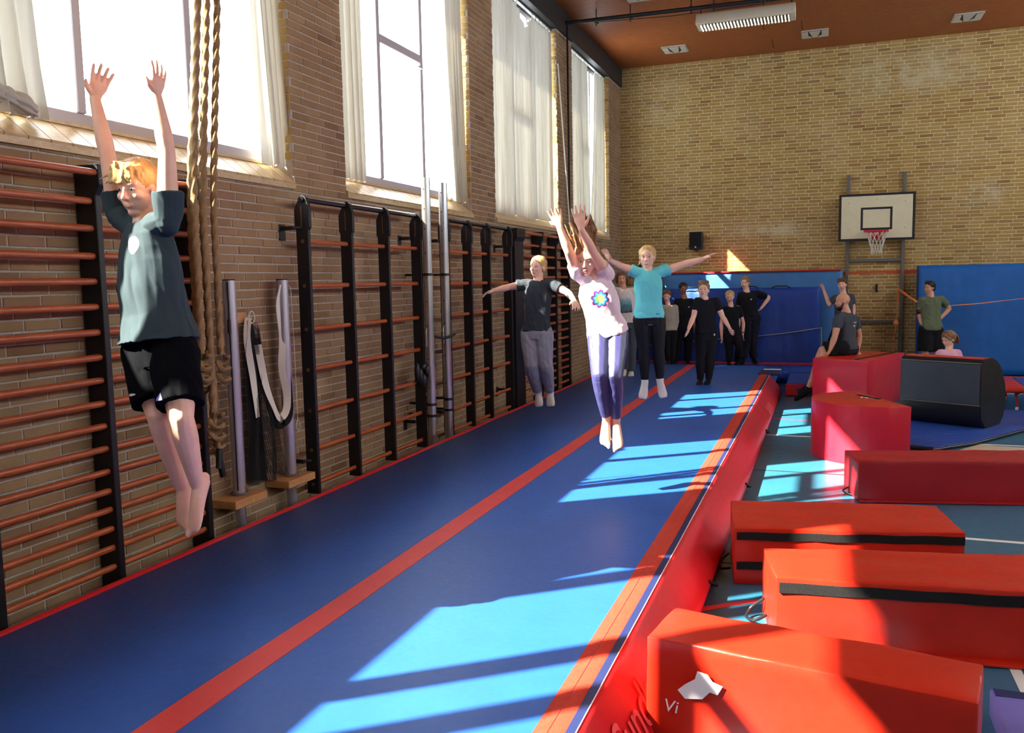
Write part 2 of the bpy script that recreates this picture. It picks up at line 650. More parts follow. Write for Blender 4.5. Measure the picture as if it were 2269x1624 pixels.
# red painted course on the back wall
MB().box(0.0, 9.6, YB - 0.0075, YB - 0.004, 1.903, 1.962).build('red_course', M['red_line'], wb)

# ------------------------------------------------------------------ floor markings
for (x0, x1, y0, y1, m) in [(0, XR, 10.36, 10.41, 'line_white'), (0, XR, 6.59, 6.64, 'line_white'), (0, XR, 8.44, 8.465, 'line_black'),
                            (0, XR, 5.57, 5.60, 'line_black'), (0, XR, 14.84, 14.89, 'line_white'), (0, XR, 12.1, 12.12, 'line_black')]:
    MB().box(x0, x1, y0, y1, 0.0005, 0.0015).build('court_line', M[m], fl)
MB().prism([(5.02, 2.5), (5.07, 2.5), (5.07, 4.62), (5.02, 4.62)], 0.0006, 0.0016).build('court_line', M['line_white'], fl)
MB().prism([(5.50, 9.9), (5.78, 10.35), (6.9, 10.2), (6.6, 9.2), (6.0, 9.72)], 0.0004, 0.0013).build('court_patch', M['tan'], fl)
MB().prism([(6.6, 15.2), (6.6, 16.3), (9.6, 16.6), (9.6, 15.4)], 0.0004, 0.0013).build('court_patch', M['tan'], fl)
ar = MB()
cx, cy, r0 = 4.9, 3.25, 2.0
pa = arc(cx, cy, r0, 60, 200, 40)
pb = arc(cx, cy, r0 + 0.05, 60, 200, 40)
for i in range(39):
    ar.prism([pa[i], pa[i + 1], pb[i + 1], pb[i]][::-1], 0.0008, 0.002)
ar.build('court_arc', M['line_red'], fl)
ar = MB()
pa = arc(3.9, 12.6, 1.0, 150, 330, 40)
pb = arc(3.9, 12.6, 1.04, 150, 330, 40)
for i in range(39):
    ar.prism([pa[i], pa[i + 1], pb[i + 1], pb[i]][::-1], 0.0008, 0.002)
ar.build('court_arc', M['line_red'], fl)

# ------------------------------------------------------------------ windows
MULL = [[0.19, 0.66, 1.66], [4.08, 5.06], [7.87, 8.86], [11.6, 12.55], [15.3, 16.2]]
fx0, fx1 = -0.24, -0.18
for k, (a, b) in enumerate(WIN):
    wr_ = root('window_%d' % (k + 1), (0, 0, 0), kind='structure')
    fr = MB()
    fr.box(fx0, fx1, a, b, SILL + 0.16, SILL + 0.24)
    fr.box(fx0, fx1, a, b, WTOP - 0.08, WTOP)
    fr.box(fx0, fx1, a, a + 0.06, SILL + 0.24, WTOP - 0.08)
    fr.box(fx0, fx1, b - 0.06, b, SILL + 0.24, WTOP - 0.08)
    fr.build('window_frame', M['frame'], wr_, bevel=0.004)
    hw = 0.07 if k == 0 else 0.035      # the near window has doubled sash frames
    for m in MULL[k]:
        MB().box(-0.25, -0.165, m - hw, m + hw, SILL + 0.24, WTOP - 0.08).build('mullion', M['frame'], wr_, bevel=0.006)
    edges = [a + 0.06] + sum([[m - hw, m + hw] for m in MULL[k]], []) + [b - 0.06]
    tb = 0 if k == 0 else 1
    MB().box(-0.25, -0.165, edges[2 * tb], edges[2 * tb + 1], 4.36, 4.45).build('transom', M['frame'], wr_, bevel=0.006)
    for i in range(len(MULL[k]) + 1):
        for z0, z1 in ([(SILL + 0.24, 4.36), (4.45, WTOP - 0.08)] if i == tb else [(SILL + 0.24, WTOP - 0.08)]):
            MB().box(-0.214, -0.208, edges[2 * i], edges[2 * i + 1], z0, z1).build('pane', M['glass'], wr_)
    if k in (1, 2):   # handle on the opening light
        h = MB().box(-0.165, -0.13, MULL[k][1] - 0.15, MULL[k][1] - 0.03, 4.29, 4.31)
        h.build('window_handle', M['frame'], wr_, bevel=0.003)
    sill = MB().beam((-0.165, a, SILL + 0.155), (-0.165, b, SILL + 0.155), 0.03, 0.02, mi=0).beam((0.012, a, SILL - 0.03), (0.012, b, SILL - 0.03), 0.022, 0.04)
    so = sill.build('sill', M['beam'] if k > 5 else M['sillwood'], wr_)
    n = int(round((b - a) / 0.148))
    wd = (b - a) / n
    me = None
    for i in range(n):
        y0 = a + i * wd
        if me is None:
            q = MB()
            q.add([(-0.175, 0.003, SILL + 0.135), (0.018, 0.003, SILL - 0.012), (0.018, wd - 0.003, SILL - 0.012), (-0.175, wd - 0.003, SILL + 0.135),
                   (-0.17, 0.003, SILL + 0.153), (0.024, 0.003, SILL + 0.006), (0.024, wd - 0.003, SILL + 0.006), (-0.17, wd - 0.003, SILL + 0.153)],
                  [(3, 2, 1, 0), (4, 5, 6, 7), (0, 1, 5, 4), (1, 2, 6, 5), (2, 3, 7, 6), (3, 0, 4, 7)])
            me = q.mesh('sill_plank', M['sillwood'])
        inst('sill_plank', me, so, (0, y0, 0))


# ------------------------------------------------------------------ curtains
HOOK = MB().box(-0.006, 0.006, -0.01, 0.01, -0.02, 0.03).mesh('curtain_hook', M['vent'])


def curtain(label, y0, y1, z0, z1, folds, amp, y0b=None, y1b=None, sag=None, x0=-0.10, flare=0.0, seed=1, torn=0.0, group='window curtains'):
    """A hanging cloth with vertical folds; y0b/y1b are its edges at the hem, sag=(centre, width, depth) a slack top."""
    rr = random.Random(seed)
    y0b = y0 if y0b is None else y0b
    y1b = y1 if y1b is None else y1b
    nu = max(24, int(folds * 10))
    nv = 40
    ph = [rr.uniform(0, 6.28) for _ in range(4)]
    b = MB()
    v = []
    for j in range(nv + 1):
        t = j / nv
        for i in range(nu + 1):
            s = i / nu
            top = y0 + (y1 - y0) * s
            bot = y0b + (y1b - y0b) * s
            e = t ** 1.5
            y = top * (1 - e) + bot * e
            zt = z1
            if sag:
                zt -= sag[2] * math.exp(-((top - sag[0]) / sag[1]) ** 2)
            zb = z0 - torn * (0.5 + 0.5 * math.sin(s * 17 + ph[3])) * (0.5 + 0.5 * math.sin(s * 5.3))
            z = zt + (zb - zt) * t
            a = amp * (0.6 + 0.6 * t)
            x = x0 + a * (math.sin(2 * PI * folds * s + ph[0] + 0.6 * math.sin(t * 3 + ph[1])) + 0.35 * math.sin(2 * PI * folds * 2.3 * s + ph[2] + t))
            x += flare * max(0, t - 0.9) * 10
            y += 0.3 * a * math.cos(2 * PI * folds * s + ph[0])
            v.append((x, y, z))
    f = [(j * (nu + 1) + i, j * (nu + 1) + i + 1, (j + 1) * (nu + 1) + i + 1, (j + 1) * (nu + 1) + i) for j in range(nv) for i in range(nu)]
    b.add(v, f)
    t = root('curtain', (0, 0, 0), label, 'curtain', group)
    b.build('curtain_cloth', M['curtain'], t, smooth=180)
    n = max(2, int(abs(y1 - y0) / 0.17))
    for i in range(n + 1):
        yy = y0 + (y1 - y0) * i / n
        zz = z1 - (sag[2] * math.exp(-((yy - sag[0]) / sag[1]) ** 2) if sag else 0)
        if zz > z1 - 0.03:
            inst('curtain_hook', HOOK, t, (x0, yy, z1))
    return t


ZT, ZB = 5.9, 2.90
curtain('off-white curtain of a window behind the camera', -0.7, -0.45, ZB, ZT, 5, 0.03, seed=2)
curtain('off-white curtain at the far side of a window beside the camera', 2.02, 2.24, ZB, ZT, 3, 0.03, seed=3)
c1 = curtain('cream curtain bunched at the near side of the first window, its hem knotted up', 3.12, 3.60, ZB - 0.03, ZT, 5, 0.035, 3.1, 3.72, seed=4, flare=0.02)
kn = MB()
for q in range(3):      # the hem gathered into a soft bunch of folds
    rings = []
    for i in range(9):
        t = i / 8
        c_ = Vector((-0.10 + 0.03 * t + 0.015 * q, 3.38 + 0.06 * q + 0.13 * t, 2.99 - 0.02 * q - 0.05 * t * t))
        r_ = 0.022 + 0.026 * math.sin(PI * min(1, t * 1.1)) + 0.012 * t * (q == 2)
        rings.append([c_ + Vector((r_ * 0.8 * math.cos(2 * PI * k / 24), 0.15 * r_ * math.sin(k), r_ * math.sin(2 * PI * k / 24))) * (1 + 0.22 * math.sin(2 * PI * k / 24 * 7 + q)) for k in range(24)])
    kn.loft(rings)
k_ = kn.build('curtain_knot', M['curtain'], c1, smooth=180)
curtain('cream curtain gathered beside the climbing ropes at the far side of the first window', 5.66, 6.0, ZB - 0.02, ZT, 5, 0.03, 5.78, 6.16, x0=-0.07, seed=5, torn=0.03)
curtain('grey-white curtain gathered at the near side of the second window', 6.9, 7.42, ZB - 0.01, ZT, 5, 0.035, 6.9, 7.42, seed=6)
curtain('grey-white curtain gathered at the far side of the second window', 9.36, 9.8, ZB - 0.01, ZT, 5, 0.035, 9.52, 9.82, seed=7, torn=0.02)
curtain('white curtain drawn right across the third window with a slack top', 10.68, 13.48, ZB - 0.04, ZT, 17, 0.03, 10.66, 13.45, sag=(12.25, 0.22, 0.24), seed=8, torn=0.10)
curtain('white curtain on the near half of the fourth window, beside a narrow gap', 14.42, 15.78, ZB - 0.02, ZT, 10, 0.03, 14.42, 15.85, seed=9)
curtain('white curtain on the far half of the fourth window, close to the corner', 16.38, 17.03, ZB - 0.02, ZT, 7, 0.03, 15.95, 17.03, seed=10)

# curtain rails under the beam
for k, (a, b) in enumerate(WIN):
    o = MB().box(-0.125, -0.075, a, b, WTOP - 0.03, WTOP - 0.005).build('curtain_rail', M['grey_steel'])
    tag(o, ['rail over a window behind the camera', 'curtain rail over the first window', 'curtain rail over the second window with a pair of side curtains',
            'curtain rail over the third window, fully curtained', 'curtain rail over the window next to the back corner'][k], 'curtain rail', 'curtain rails')




def spl(pts, k=6):
    P_ = [Vector(p) for p in pts]
    R_ = []
    for i in range(len(P_) - 1):
        p0, p1, p2, p3 = P_[max(i - 1, 0)], P_[i], P_[i + 1], P_[min(i + 2, len(P_) - 1)]
        for m in range(k):
            t = m / k
            R_.append(0.5 * ((2 * p1) + (-p0 + p2) * t + (2 * p0 - 5 * p1 + 4 * p2 - p3) * t * t + (-p0 + 3 * p1 - 3 * p2 + p3) * t ** 3))
    return R_ + [P_[-1]]


# ------------------------------------------------------------------ wall bars
RZ = [2.57, 2.408, 2.25, 2.089, 1.941, 1.792, 1.642, 1.493, 1.355, 1.216, 1.079, 0.942, 0.801, 0.681, 0.567, 0.449, 0.331, 0.212]


def wall_bars(label, ups, deep=None):
    t = root('wall_bars', (0, ups[0], 0), label, 'wall bars', 'wooden wall bars')
    y0 = ups[0]
    for i, y in enumerate(ups):
        d = 0.165
        wd = 0.045 if not deep or i else deep
        b = MB()
        yy = y - y0
        pr = [(0.012, 0.0), (d, 0.0), (d, 2.44), (d + 0.035, 2.50), (d + 0.035, 2.62), (0.012, 2.62)]
        v = [(x, yy - wd, z) for x, z in pr] + [(x, yy, z) for x, z in pr]
        n = len(pr)
        b.add(v, [tuple(range(n - 1, -1, -1)), tuple(range(n, 2 * n))] + [(k, (k + 1) % n, n + (k + 1) % n, n + k) for k in range(n)])
        b.build('upright', M['black'], t, bevel=0.004, fix=True)
    for i in range(len(ups) - 1):
        a, c = ups[i] - y0, ups[i + 1] - y0 - 0.045
        for k, z in enumerate(RZ):
            x = 0.175 if k == 0 else 0.125
            MB().tube([(x, a - 0.002, z), (x, a + 0.03, z), (x, c - 0.03, z), (x, c + 0.002, z)], [0.018, 0.021, 0.021, 0.018], 10, flat=0.85, u0=(0, 0, 1)).build('rung', M['rung'], t, smooth=60)
    return t


wall_bars('wall bars nearest the camera, behind the leaping boy, with dark uprights and orange-brown rungs', [3.06, 3.86, 4.66])
wall_bars('far wall bars behind the girl in grey trousers, with a wide first upright', [11.28, 12.12, 12.9, 13.62], deep=0.34)


def climbing_frame(label, ups, zr, grp='hinged climbing frames'):
    t = root('wall_ladder', (0, ups[0], 0), label, 'climbing frame', grp)
    y0 = ups[0]
    for i, y in enumerate(ups):
        yy = y - y0
        b = MB()
        pr = [(0.12, 0.16), (0.235, 0.16), (0.235, 2.34), (0.25, 2.36), (0.25, 2.52), (0.225, 2.6), (0.205, 2.62), (0.175, 2.62), (0.13, 2.55), (0.108, 2.50), (0.108, 2.36), (0.12, 2.34)]
        w = 0.035
        v = [(x, yy - w, z) for x, z in pr] + [(x, yy, z) for x, z in pr]
        n = len(pr)
        b.add(v, [tuple(range(n - 1, -1, -1)), tuple(range(n, 2 * n))] + [(k, (k + 1) % n, n + (k + 1) % n, n + k) for k in range(n)])
        up = b.build('upright', M['black'], t, bevel=0.003, fix=True)
        MB().box(0.172, 0.180, yy - w - 0.0015, yy - w + 0.001, 2.37, 2.535).build('slot', M['plug'], up)
        for z in zr:
            if i == 0:
                MB().tube([(0.18, yy - w - 0.002, z), (0.18, yy - w + 0.002, z)], 0.016, 12).build('rung_end', M['plug'], up, smooth=40)
    for i in range(len(ups) - 1):
        a, c = ups[i] - y0, ups[i + 1] - y0 - 0.035
        for z in zr:
            MB().tube([(0.18, a - 0.002, z), (0.18, c + 0.002, z)], 0.02, 10, flat=0.85, u0=(0, 0, 1)).build('rung', M['rung'], t, smooth=60)
    MB().tube([(0.185, -0.05, 2.585), (0.185, ups[-1] - y0 + 0.01, 2.585)], 0.024, 12).build('top_bar', M['blacktube'], t, smooth=60)
    for z in (2.36, 0.44):
        q = MB().box(0.0, 0.012, -0.16 + 0.05, -0.02, z - 0.10, z + 0.03)
        q.box(0.0, 0.13, -0.085, -0.055, z - 0.02, z + 0.012)
        q.tube([(0.12, -0.07, z), (0.16, -0.035, z), (0.17, -0.02, z)], 0.014, 8)
        q.build('wall_bracket', M['black'], t, bevel=0.003)
        q = MB().box(0.0, 0.012, ups[-1] - y0 - 0.1, ups[-1] - y0 - 0.03, z - 0.10, z + 0.03)
        q.box(0.0, 0.13, ups[-1] - y0 - 0.08, ups[-1] - y0 - 0.05, z - 0.02, z + 0.012)
        q.build('wall_bracket', M['black'], t, bevel=0.003)
    return t


cf = climbing_frame('black climbing frame with widely spaced rungs, next to the badminton posts', [5.90, 6.57, 7.24, 7.93], [2.25, 1.89, 1.535, 1.2, 0.86, 0.53, 0.24])
g = MB()   # a dark buckled cloth strap left on the last upright
for i in range(4):
    g.ball((0.24 + 0.012 * i, 7.72 - 5.90 + 0.05 * i, 0.98 - 0.05 * (i % 3)), (0.03, 0.035, 0.10 - 0.012 * i))
g.ball((0.25, 1.97, 1.02), (0.03, 0.06, 0.05))
tag(g.build('cloth', M['black'], smooth=180, loc=(0, 5.90, 0)), 'dark cloth hanging on a rung of the climbing frame beside the steel posts', 'cloth')
climbing_frame('black climbing frame with widely spaced rungs, between the steel posts and the far wall bars', [8.62, 9.26, 9.86, 10.62], [2.24, 1.88, 1.52, 1.16, 0.80, 0.44, 0.2])
tag(MB().tube([(0.1, 10.83, 0.0), (0.1, 10.83, 2.6)], 0.012, 8).build('pipe', M['grey_steel'], smooth=60), 'thin grey pipe between the second climbing frame and the far wall bars', 'pipe')


# ------------------------------------------------------------------ steel posts
def steel_post(y, ztop, label):
    t = root('steel_post', (0.292, y, 0), label, 'post', 'steel high-bar posts')
    MB().tube([(0, 0, 0.0), (0, 0, ztop)], 0.047, 20).build('tube', M['steel'], t, smooth=60)
    for z in (2.85, 2.65, 2.45, 2.2, 1.95, 1.7, 1.45, 1.1, 0.8):
        MB().tube([(0.0, -0.0475, z), (0.0, -0.046, z)], 0.007, 8).build('pin_hole', M['hole'], t)
    for z in (1.98, 0.62, 0.50):
        r = MB().tube([(0, 0, z - 0.014), (0, 0, z + 0.014)], 0.054, 20)
        r.box(-0.274, -0.04, 0.02, 0.05, z - 0.012, z + 0.012)
        r.build('clamp', M['black'], t, smooth=40)
    MB().tube([(0.0, -0.05, 1.42), (0.01, -0.1, 1.42), (0.012, -0.11, 1.38), (0.01, -0.1, 1.24)], 0.008, 8).build('pin', M['steel'], t, smooth=60)
    return t


steel_post(7.93, 2.97, 'shiny steel post standing against the end of the first climbing frame')
steel_post(8.35, 2.96, 'shiny steel post standing just before the second climbing frame, with a black clamp lever')
tag(MB().tube([(0.26, 8.12, 1.32), (0.33, 8.2, 1.30), (0.37, 8.3, 1.31), (0.36, 8.42, 1.33)], 0.014, 8).build('clamp_lever', M['black'], smooth=60),
    'small black lever handle between the two steel posts', 'lever')


# ------------------------------------------------------------------ badminton posts on boards
def net_post(y, label, white):
    t = root('net_post', (0.11, y, 0), label, 'post', 'aluminium net posts')
    MB().tube([(0, 0, 0.37), (0, 0, 1.94)], 0.047, 24).build('tube', M['alu'], t, smooth=60)
    MB().tube([(0, 0, 1.94), (0, 0, 1.948)], 0.045, 24).build('end_cap', M['hole'], t, smooth=40)
    MB().tube([(0, 0, 0.365), (0, 0, 0.378)], 0.065, 24).build('foot_ring', M['grey_steel'], t, smooth=40)
    if not white:
        MB().box(0.018, 0.024, -0.046, -0.040, 0.40, 1.93).build('groove', M['hole'], t)
        MB().box(0.014, 0.034, -0.062, -0.040, 1.56, 1.66).build('cleat', M['black'], t, bevel=0.004)
    MB().box(-0.1, 0.12, -0.2, 0.17, 0.30, 0.36).build('base_board', M['plywood'], t, bevel=0.004)
    MB().tube([(0, 0, 0.0), (0, 0, 0.30)], 0.04, 16).build('lower_tube', M['alu'], t, smooth=60)
    return t


net_post(5.02, 'aluminium net post with a dark groove, on a wooden board next to the knotted ropes', False)
net_post(5.66, 'plain pale aluminium net post on a wooden board, in front of the white net band', True)

# folded badminton net with its white band on a hook
nt = root('badminton_net', (0.03, 5.2, 0.0), 'black net folded over a wall hook, white band looping to the second post', 'net')
MB().box(-0.02, 0.0, -0.02, 0.10, 1.62, 1.70).build('hook_board', M['plywood'], nt)
MB().tube([(0.04 + 0.0 * a, 0.11 + 0.035 * math.cos(a), 1.66 + 0.045 * math.sin(a)) for a in [i * PI / 8 for i in range(17)]], 0.006, 6).build('hook_ring', M['white_cord'], nt, smooth=60)


def drape(name, m, pts_top, pts_bot, n=8, wob=0.02, parent=nt, sub=30, uvs=None, seed=0):
    r = random.Random(seed)
    v = []
    for j in range(sub + 1):
        t = j / sub
        for i in range(n + 1):
            s = i / n
            a = Vector(pts_top[0]).lerp(Vector(pts_top[1]), s)
            b = Vector(pts_bot[0]).lerp(Vector(pts_bot[1]), s)
            p = a.lerp(b, t)
            p.x += wob * math.sin(s * 12 + t * 4 + seed) * (0.4 + t)
            p.y += wob * 0.7 * math.sin(t * 9 + s * 5 + seed)
            v.append(p)
    f = [(j * (n + 1) + i, j * (n + 1) + i + 1, (j + 1) * (n + 1) + i + 1, (j + 1) * (n + 1) + i) for j in range(sub) for i in range(n)]
    b = MB().add(v, f)
    o = b.build(name, m, parent, smooth=180)
    uv = o.data.uv_layers.new(name='UV')
    for lp in o.data.loops:
        k = lp.vertex_index
        uv.data[lp.index].uv = ((k % (n + 1)) / n * 0.3, (k // (n + 1)) / sub * 1.2)
    return o


M['net'] = net_material('net_threads', rgb(20, 20, 24), 110)
M['net_dense'] = mat('net_folded', rgb(17, 17, 21), 0.9, bump=0.8, bscale=200)
drape('net_fold', M['net_dense'], ((0.03, 0.03, 1.63), (0.03, 0.13, 1.64)), ((0.05, 0.0, 0.42), (0.07, 0.16, 0.38)), 12, 0.018, seed=1)
drape('net_fold', M['net'], ((0.05, 0.02, 1.64), (0.05, 0.14, 1.62)), ((0.09, -0.06, 0.40), (0.10, 0.27, 0.37)), 14, 0.03, seed=2)
drape('net_fold', M['net'], ((0.06, 0.10, 1.60), (0.06, 0.16, 1.56)), ((0.08, 0.12, 0.45), (0.12, 0.33, 0.40)), 14, 0.03, seed=5)
# the slack loop of net and band over to the second post
def ribbon(name, m, pts, w, parent, seed=0, th=0.004):
    q = MB()
    P_ = [Vector(p) for p in pts]
    # smooth the path
    R_ = []
    for i in range(len(P_) - 1):
        p0, p1, p2, p3 = P_[max(i - 1, 0)], P_[i], P_[i + 1], P_[min(i + 2, len(P_) - 1)]
        for k in range(8):
            t = k / 8
            R_.append(0.5 * ((2 * p1) + (-p0 + p2) * t + (2 * p0 - 5 * p1 + 4 * p2 - p3) * t * t + (-p0 + 3 * p1 - 3 * p2 + p3) * t ** 3))
    R_.append(P_[-1])
    rings = []
    for i, p in enumerate(R_):
        t = (R_[min(i + 1, len(R_) - 1)] - R_[max(i - 1, 0)]).normalized()
        u = Vector((math.cos(i * 0.12 + seed) * 0.6 + 0.5, 0.6, 0.1))
        u = (u - t * u.dot(t)).normalized()
        n = t.cross(u)
        rings.append([p + u * w / 2 + n * th / 2, p - u * w / 2 + n * th / 2, p - u * w / 2 - n * th / 2, p + u * w / 2 - n * th / 2])
    q.loft(rings)
    return q.build(name, m, parent, smooth=40)


ribbon('white_band', M['white_cord'], [(0.05, 0.06, 1.66), (0.06, 0.02, 1.5), (0.08, 0.04, 1.2), (0.09, 0.06, 0.9)], 0.05, nt)
ribbon('white_band', M['white_cord'], [(0.07, 0.13, 1.45), (0.10, 0.16, 1.15), (0.11, 0.24, 0.95), (0.12, 0.29, 0.86), (0.13, 0.36, 0.90), (0.12, 0.40, 1.02), (0.10, 0.38, 1.25), (0.09, 0.42, 1.5), (0.08, 0.40, 1.75), (0.1, 0.42, 1.90)], 0.055, nt, 1)
ribbon('net_edge', M['net_dense'], [(0.05, 0.13, 1.5), (0.08, 0.19, 1.1), (0.09, 0.26, 0.88), (0.10, 0.32, 0.80), (0.11, 0.42, 0.86), (0.10, 0.44, 1.1), (0.08, 0.45, 1.5)], 0.07, nt, 0.5, 0.012)
# pull cord with a ring
pc = root('pull_cord', (0.06, 5.84, 0), 'thin white cord with a ring hanging between the second net post and the climbing frame', 'cord')
MB().tube([(0, -0.09, 1.93), (0, 0.0, 1.88), (0.005, 0.01, 1.4), (0, 0.02, 0.78)], 0.004, 6).build('cord', M['white_cord'], pc, smooth=60)
MB().tube([(0, 0.02 + 0.024 * math.cos(a), 0.735 + 0.042 * math.sin(a)) for a in [i * PI / 8 for i in range(17)]], 0.005, 6).build('ring', M['white_cord'], pc, smooth=60)


# ------------------------------------------------------------------ climbing ropes
def rope_mesh(pts, r, pitch=0.11):
    P_ = [Vector(p) for p in pts]
    R_ = []
    for i in range(len(P_) - 1):
        p0, p1, p2, p3 = P_[max(i - 1, 0)], P_[i], P_[i + 1], P_[min(i + 2, len(P_) - 1)]
        n = max(2, int((p2 - p1).length / 0.014))
        for k in range(n):
            t = k / n
            R_.append(0.5 * ((2 * p1) + (-p0 + p2) * t + (2 * p0 - 5 * p1 + 4 * p2 - p3) * t * t + (-p0 + 3 * p1 - 3 * p2 + p3) * t ** 3))
    R_.append(P_[-1])
    b = MB()
    rings, u, s = [], None, 0.0
    for i, p in enumerate(R_):
        t = (R_[min(i + 1, len(R_) - 1)] - R_[max(i - 1, 0)]).normalized()
        if u is None:
            u = t.orthogonal()
        u = (u - t * u.dot(t)).normalized()
        w = t.cross(u)
        if i:
            s += (p - R_[i - 1]).length
        rg = []
        for k in range(12):
            a = 2 * PI * k / 12
            q = r * (0.86 + 0.16 * abs(math.cos(1.5 * (a - 2 * PI * s / (3 * pitch) * 1.0)) * 2 - 1) if False else 0.84 + 0.18 * math.cos(3 * a - 2 * PI * s / pitch))
            rg.append(p + u * q * math.cos(a) + w * q * math.sin(a))
        rings.append(rg)
    return b.loft(rings)


RP = [  # x, y at mid height, shift at the top, z of the knot, label
    (0.33, 4.455, 0.13, 1.38, 'climbing rope nearest the wall bars in the bundle of hanging ropes, tied up short'),
    (0.28, 4.495, 0.15, 1.40, 'climbing rope in the bundle beside the wall bars, brightly lit at its upper part'),
    (0.335, 4.535, 0.13, 0.98, 'climbing rope ending in a large double knot and black end cap'),
    (0.285, 4.585, 0.13, 0.90, 'climbing rope ending in a round ball knot close to the first net post'),
    (0.34, 4.630, 0.13, 1.36, 'outermost climbing rope of the bundle, next to the bare brick wall'),
    (0.225, 4.54, 0.15, 1.30, 'climbing rope at the back of the bundle, against the wall')]
for i, (x, y, dy, zk, lb) in enumerate(RP):
    t = root('climbing_rope', (x, y, 0), lb, 'rope', 'bundle of climbing ropes')
    rope_mesh([(0.02, dy * 2.6, 6.2), (0.01, dy * 1.8, 4.8), (0, dy * 0.9, 3.6), (0, 0, 2.5), (0.0, -0.01, 1.9), (0, -0.015, zk + 0.08)], 0.0245).build('rope', M['rope'], t, smooth=180)
    kb = MB()
    r_ = 0.045 if i in (2, 3) else 0.036
    kb_ = rope_mesh([(r_ * math.cos(a * 1.0) * (1 - 0.1 * math.sin(a / 2)), r_ * math.sin(a), zk + 0.06 - 0.012 * a + 0.015 * math.sin(2 * a)) for a in [k * PI / 4 for k in range(22)]], 0.019)
    kb_.build('knot', M['rope'], t, smooth=180)
    if i in (2, 3):
        rope_mesh([(0, 0, zk - 0.12), (0.01, 0.01, zk - 0.18)], 0.02).build('rope_tail', M['rope'], t, smooth=180)
        MB().tube([(0.01, 0.01, zk - 0.17), (0.02, -0.02 + 0.05 * (i - 2), zk - 0.30)], [0.023, 0.021], 10).build('end_cap', M['ropeend'], t, smooth=60)
    if i == 1:
        rope_mesh([(0.03, 0.03, zk + 0.02), (0.05, 0.05, zk - 0.1), (0.04, 0.06, zk - 0.3), (0.03, 0.05, zk - 0.42)], 0.018).build('rope_tail', M['rope'], t, smooth=180)
MB_ = MB().tube([(0.17, 4.63, 2.60), (0.17, 4.63, 2.98)], 0.006, 6)
tag(MB_.build('metal_rod', M['black'], smooth=60), 'thin dark rod standing up behind the raised arm of the leaping boy', 'rod')
# window pole / cord near the far windows
tag(MB().tube([(0.09, 13.3, 5.35), (0.11, 13.55, 4.0), (0.12, 13.82, 2.6), (0.12, 13.83, 2.5)], 0.012, 6).build('window_pole', M['white_cord'], smooth=60),
    'thin pale pole leaning against the pier between the last two windows', 'pole')
tag(MB().tube([(0.06, 13.96, 6.2), (0.06, 13.98, 2.45)], 0.018, 6).build('cable', M['black'], smooth=60), 'black cable running down the pier between the last two windows', 'cable')


# ------------------------------------------------------------------ inflatable tumbling track
tr = root('tumbling_track', (1.9, 6, 0), 'long inflatable blue tumbling track with a red centre stripe and bulging red sides', 'tumbling track')
Y0, Y1 = -3.0, 15.5
YT = 14.15      # where the red side cover ends


def strip(b, prof, y0, y1, n, wob=0.0, closed=False, mi=0, seed=0):
    """Extrude an x-z profile along y with slight unevenness."""
    m = len(prof)
    v = []
    for j in range(n + 1):
        y = y0 + (y1 - y0) * j / n
        for x, z in prof:
            d = wob * noise.noise(Vector((x * 3 + seed, y * 1.3, z * 3)))
            v.append((x, y, z + d))
    f = []
    for j in range(n):
        for i in range(m if closed else m - 1):
            k = (i + 1) % m
            f.append((j * m + i, (j + 1) * m + i, (j + 1) * m + k, j * m + k))
    if closed:
        f.append(tuple(range(m)))
        f.append(tuple(n * m + i for i in range(m - 1, -1, -1)))
    return b.add([(x - 1.9, y - 6, z) for x, y, z in v], f, mi)


core = [(0.62, 0.02), (3.38, 0.02), (3.42, 0.15), (3.30, 0.292), (0.6, 0.295), (0.54, 0.15)]
strip(MB(), core[::-1], Y0, Y1, 40, 0, True).build('air_body', M['track_blue'], tr, smooth=40)
top = [(0.600, 0.298), (0.605, 0.302), (1.835, 0.305), (1.835, 0.296)]
top2 = [(1.99, 0.296), (1.99, 0.305), (3.205, 0.302), (3.206, 0.296)]
mid = [(1.836, 0.296), (1.838, 0.306), (1.987, 0.306), (1.989, 0.296)]
strip(MB(), top, Y0, Y1, 160, 0.006).build('top_sheet', M['track_blue'], tr, smooth=40)
strip(MB(), top2, Y0, Y1, 160, 0.006).build('top_sheet', M['track_blue'], tr, smooth=40)
strip(MB(), mid, Y0, Y1, 160, 0.006).build('centre_stripe', M['stripe_red'], tr, smooth=40)
le = [(0.602, 0.297), (0.58, 0.312), (0.55, 0.304)] + [(0.56 + 0.16 * math.cos(math.radians(a)) * 0.6, 0.15 + 0.155 * math.sin(math.radians(a))) for a in range(110, 270, 20)]
strip(MB(), le[::-1], Y0, Y1, 120, 0.004).build('side_wall', M['track_red'], tr, smooth=60)
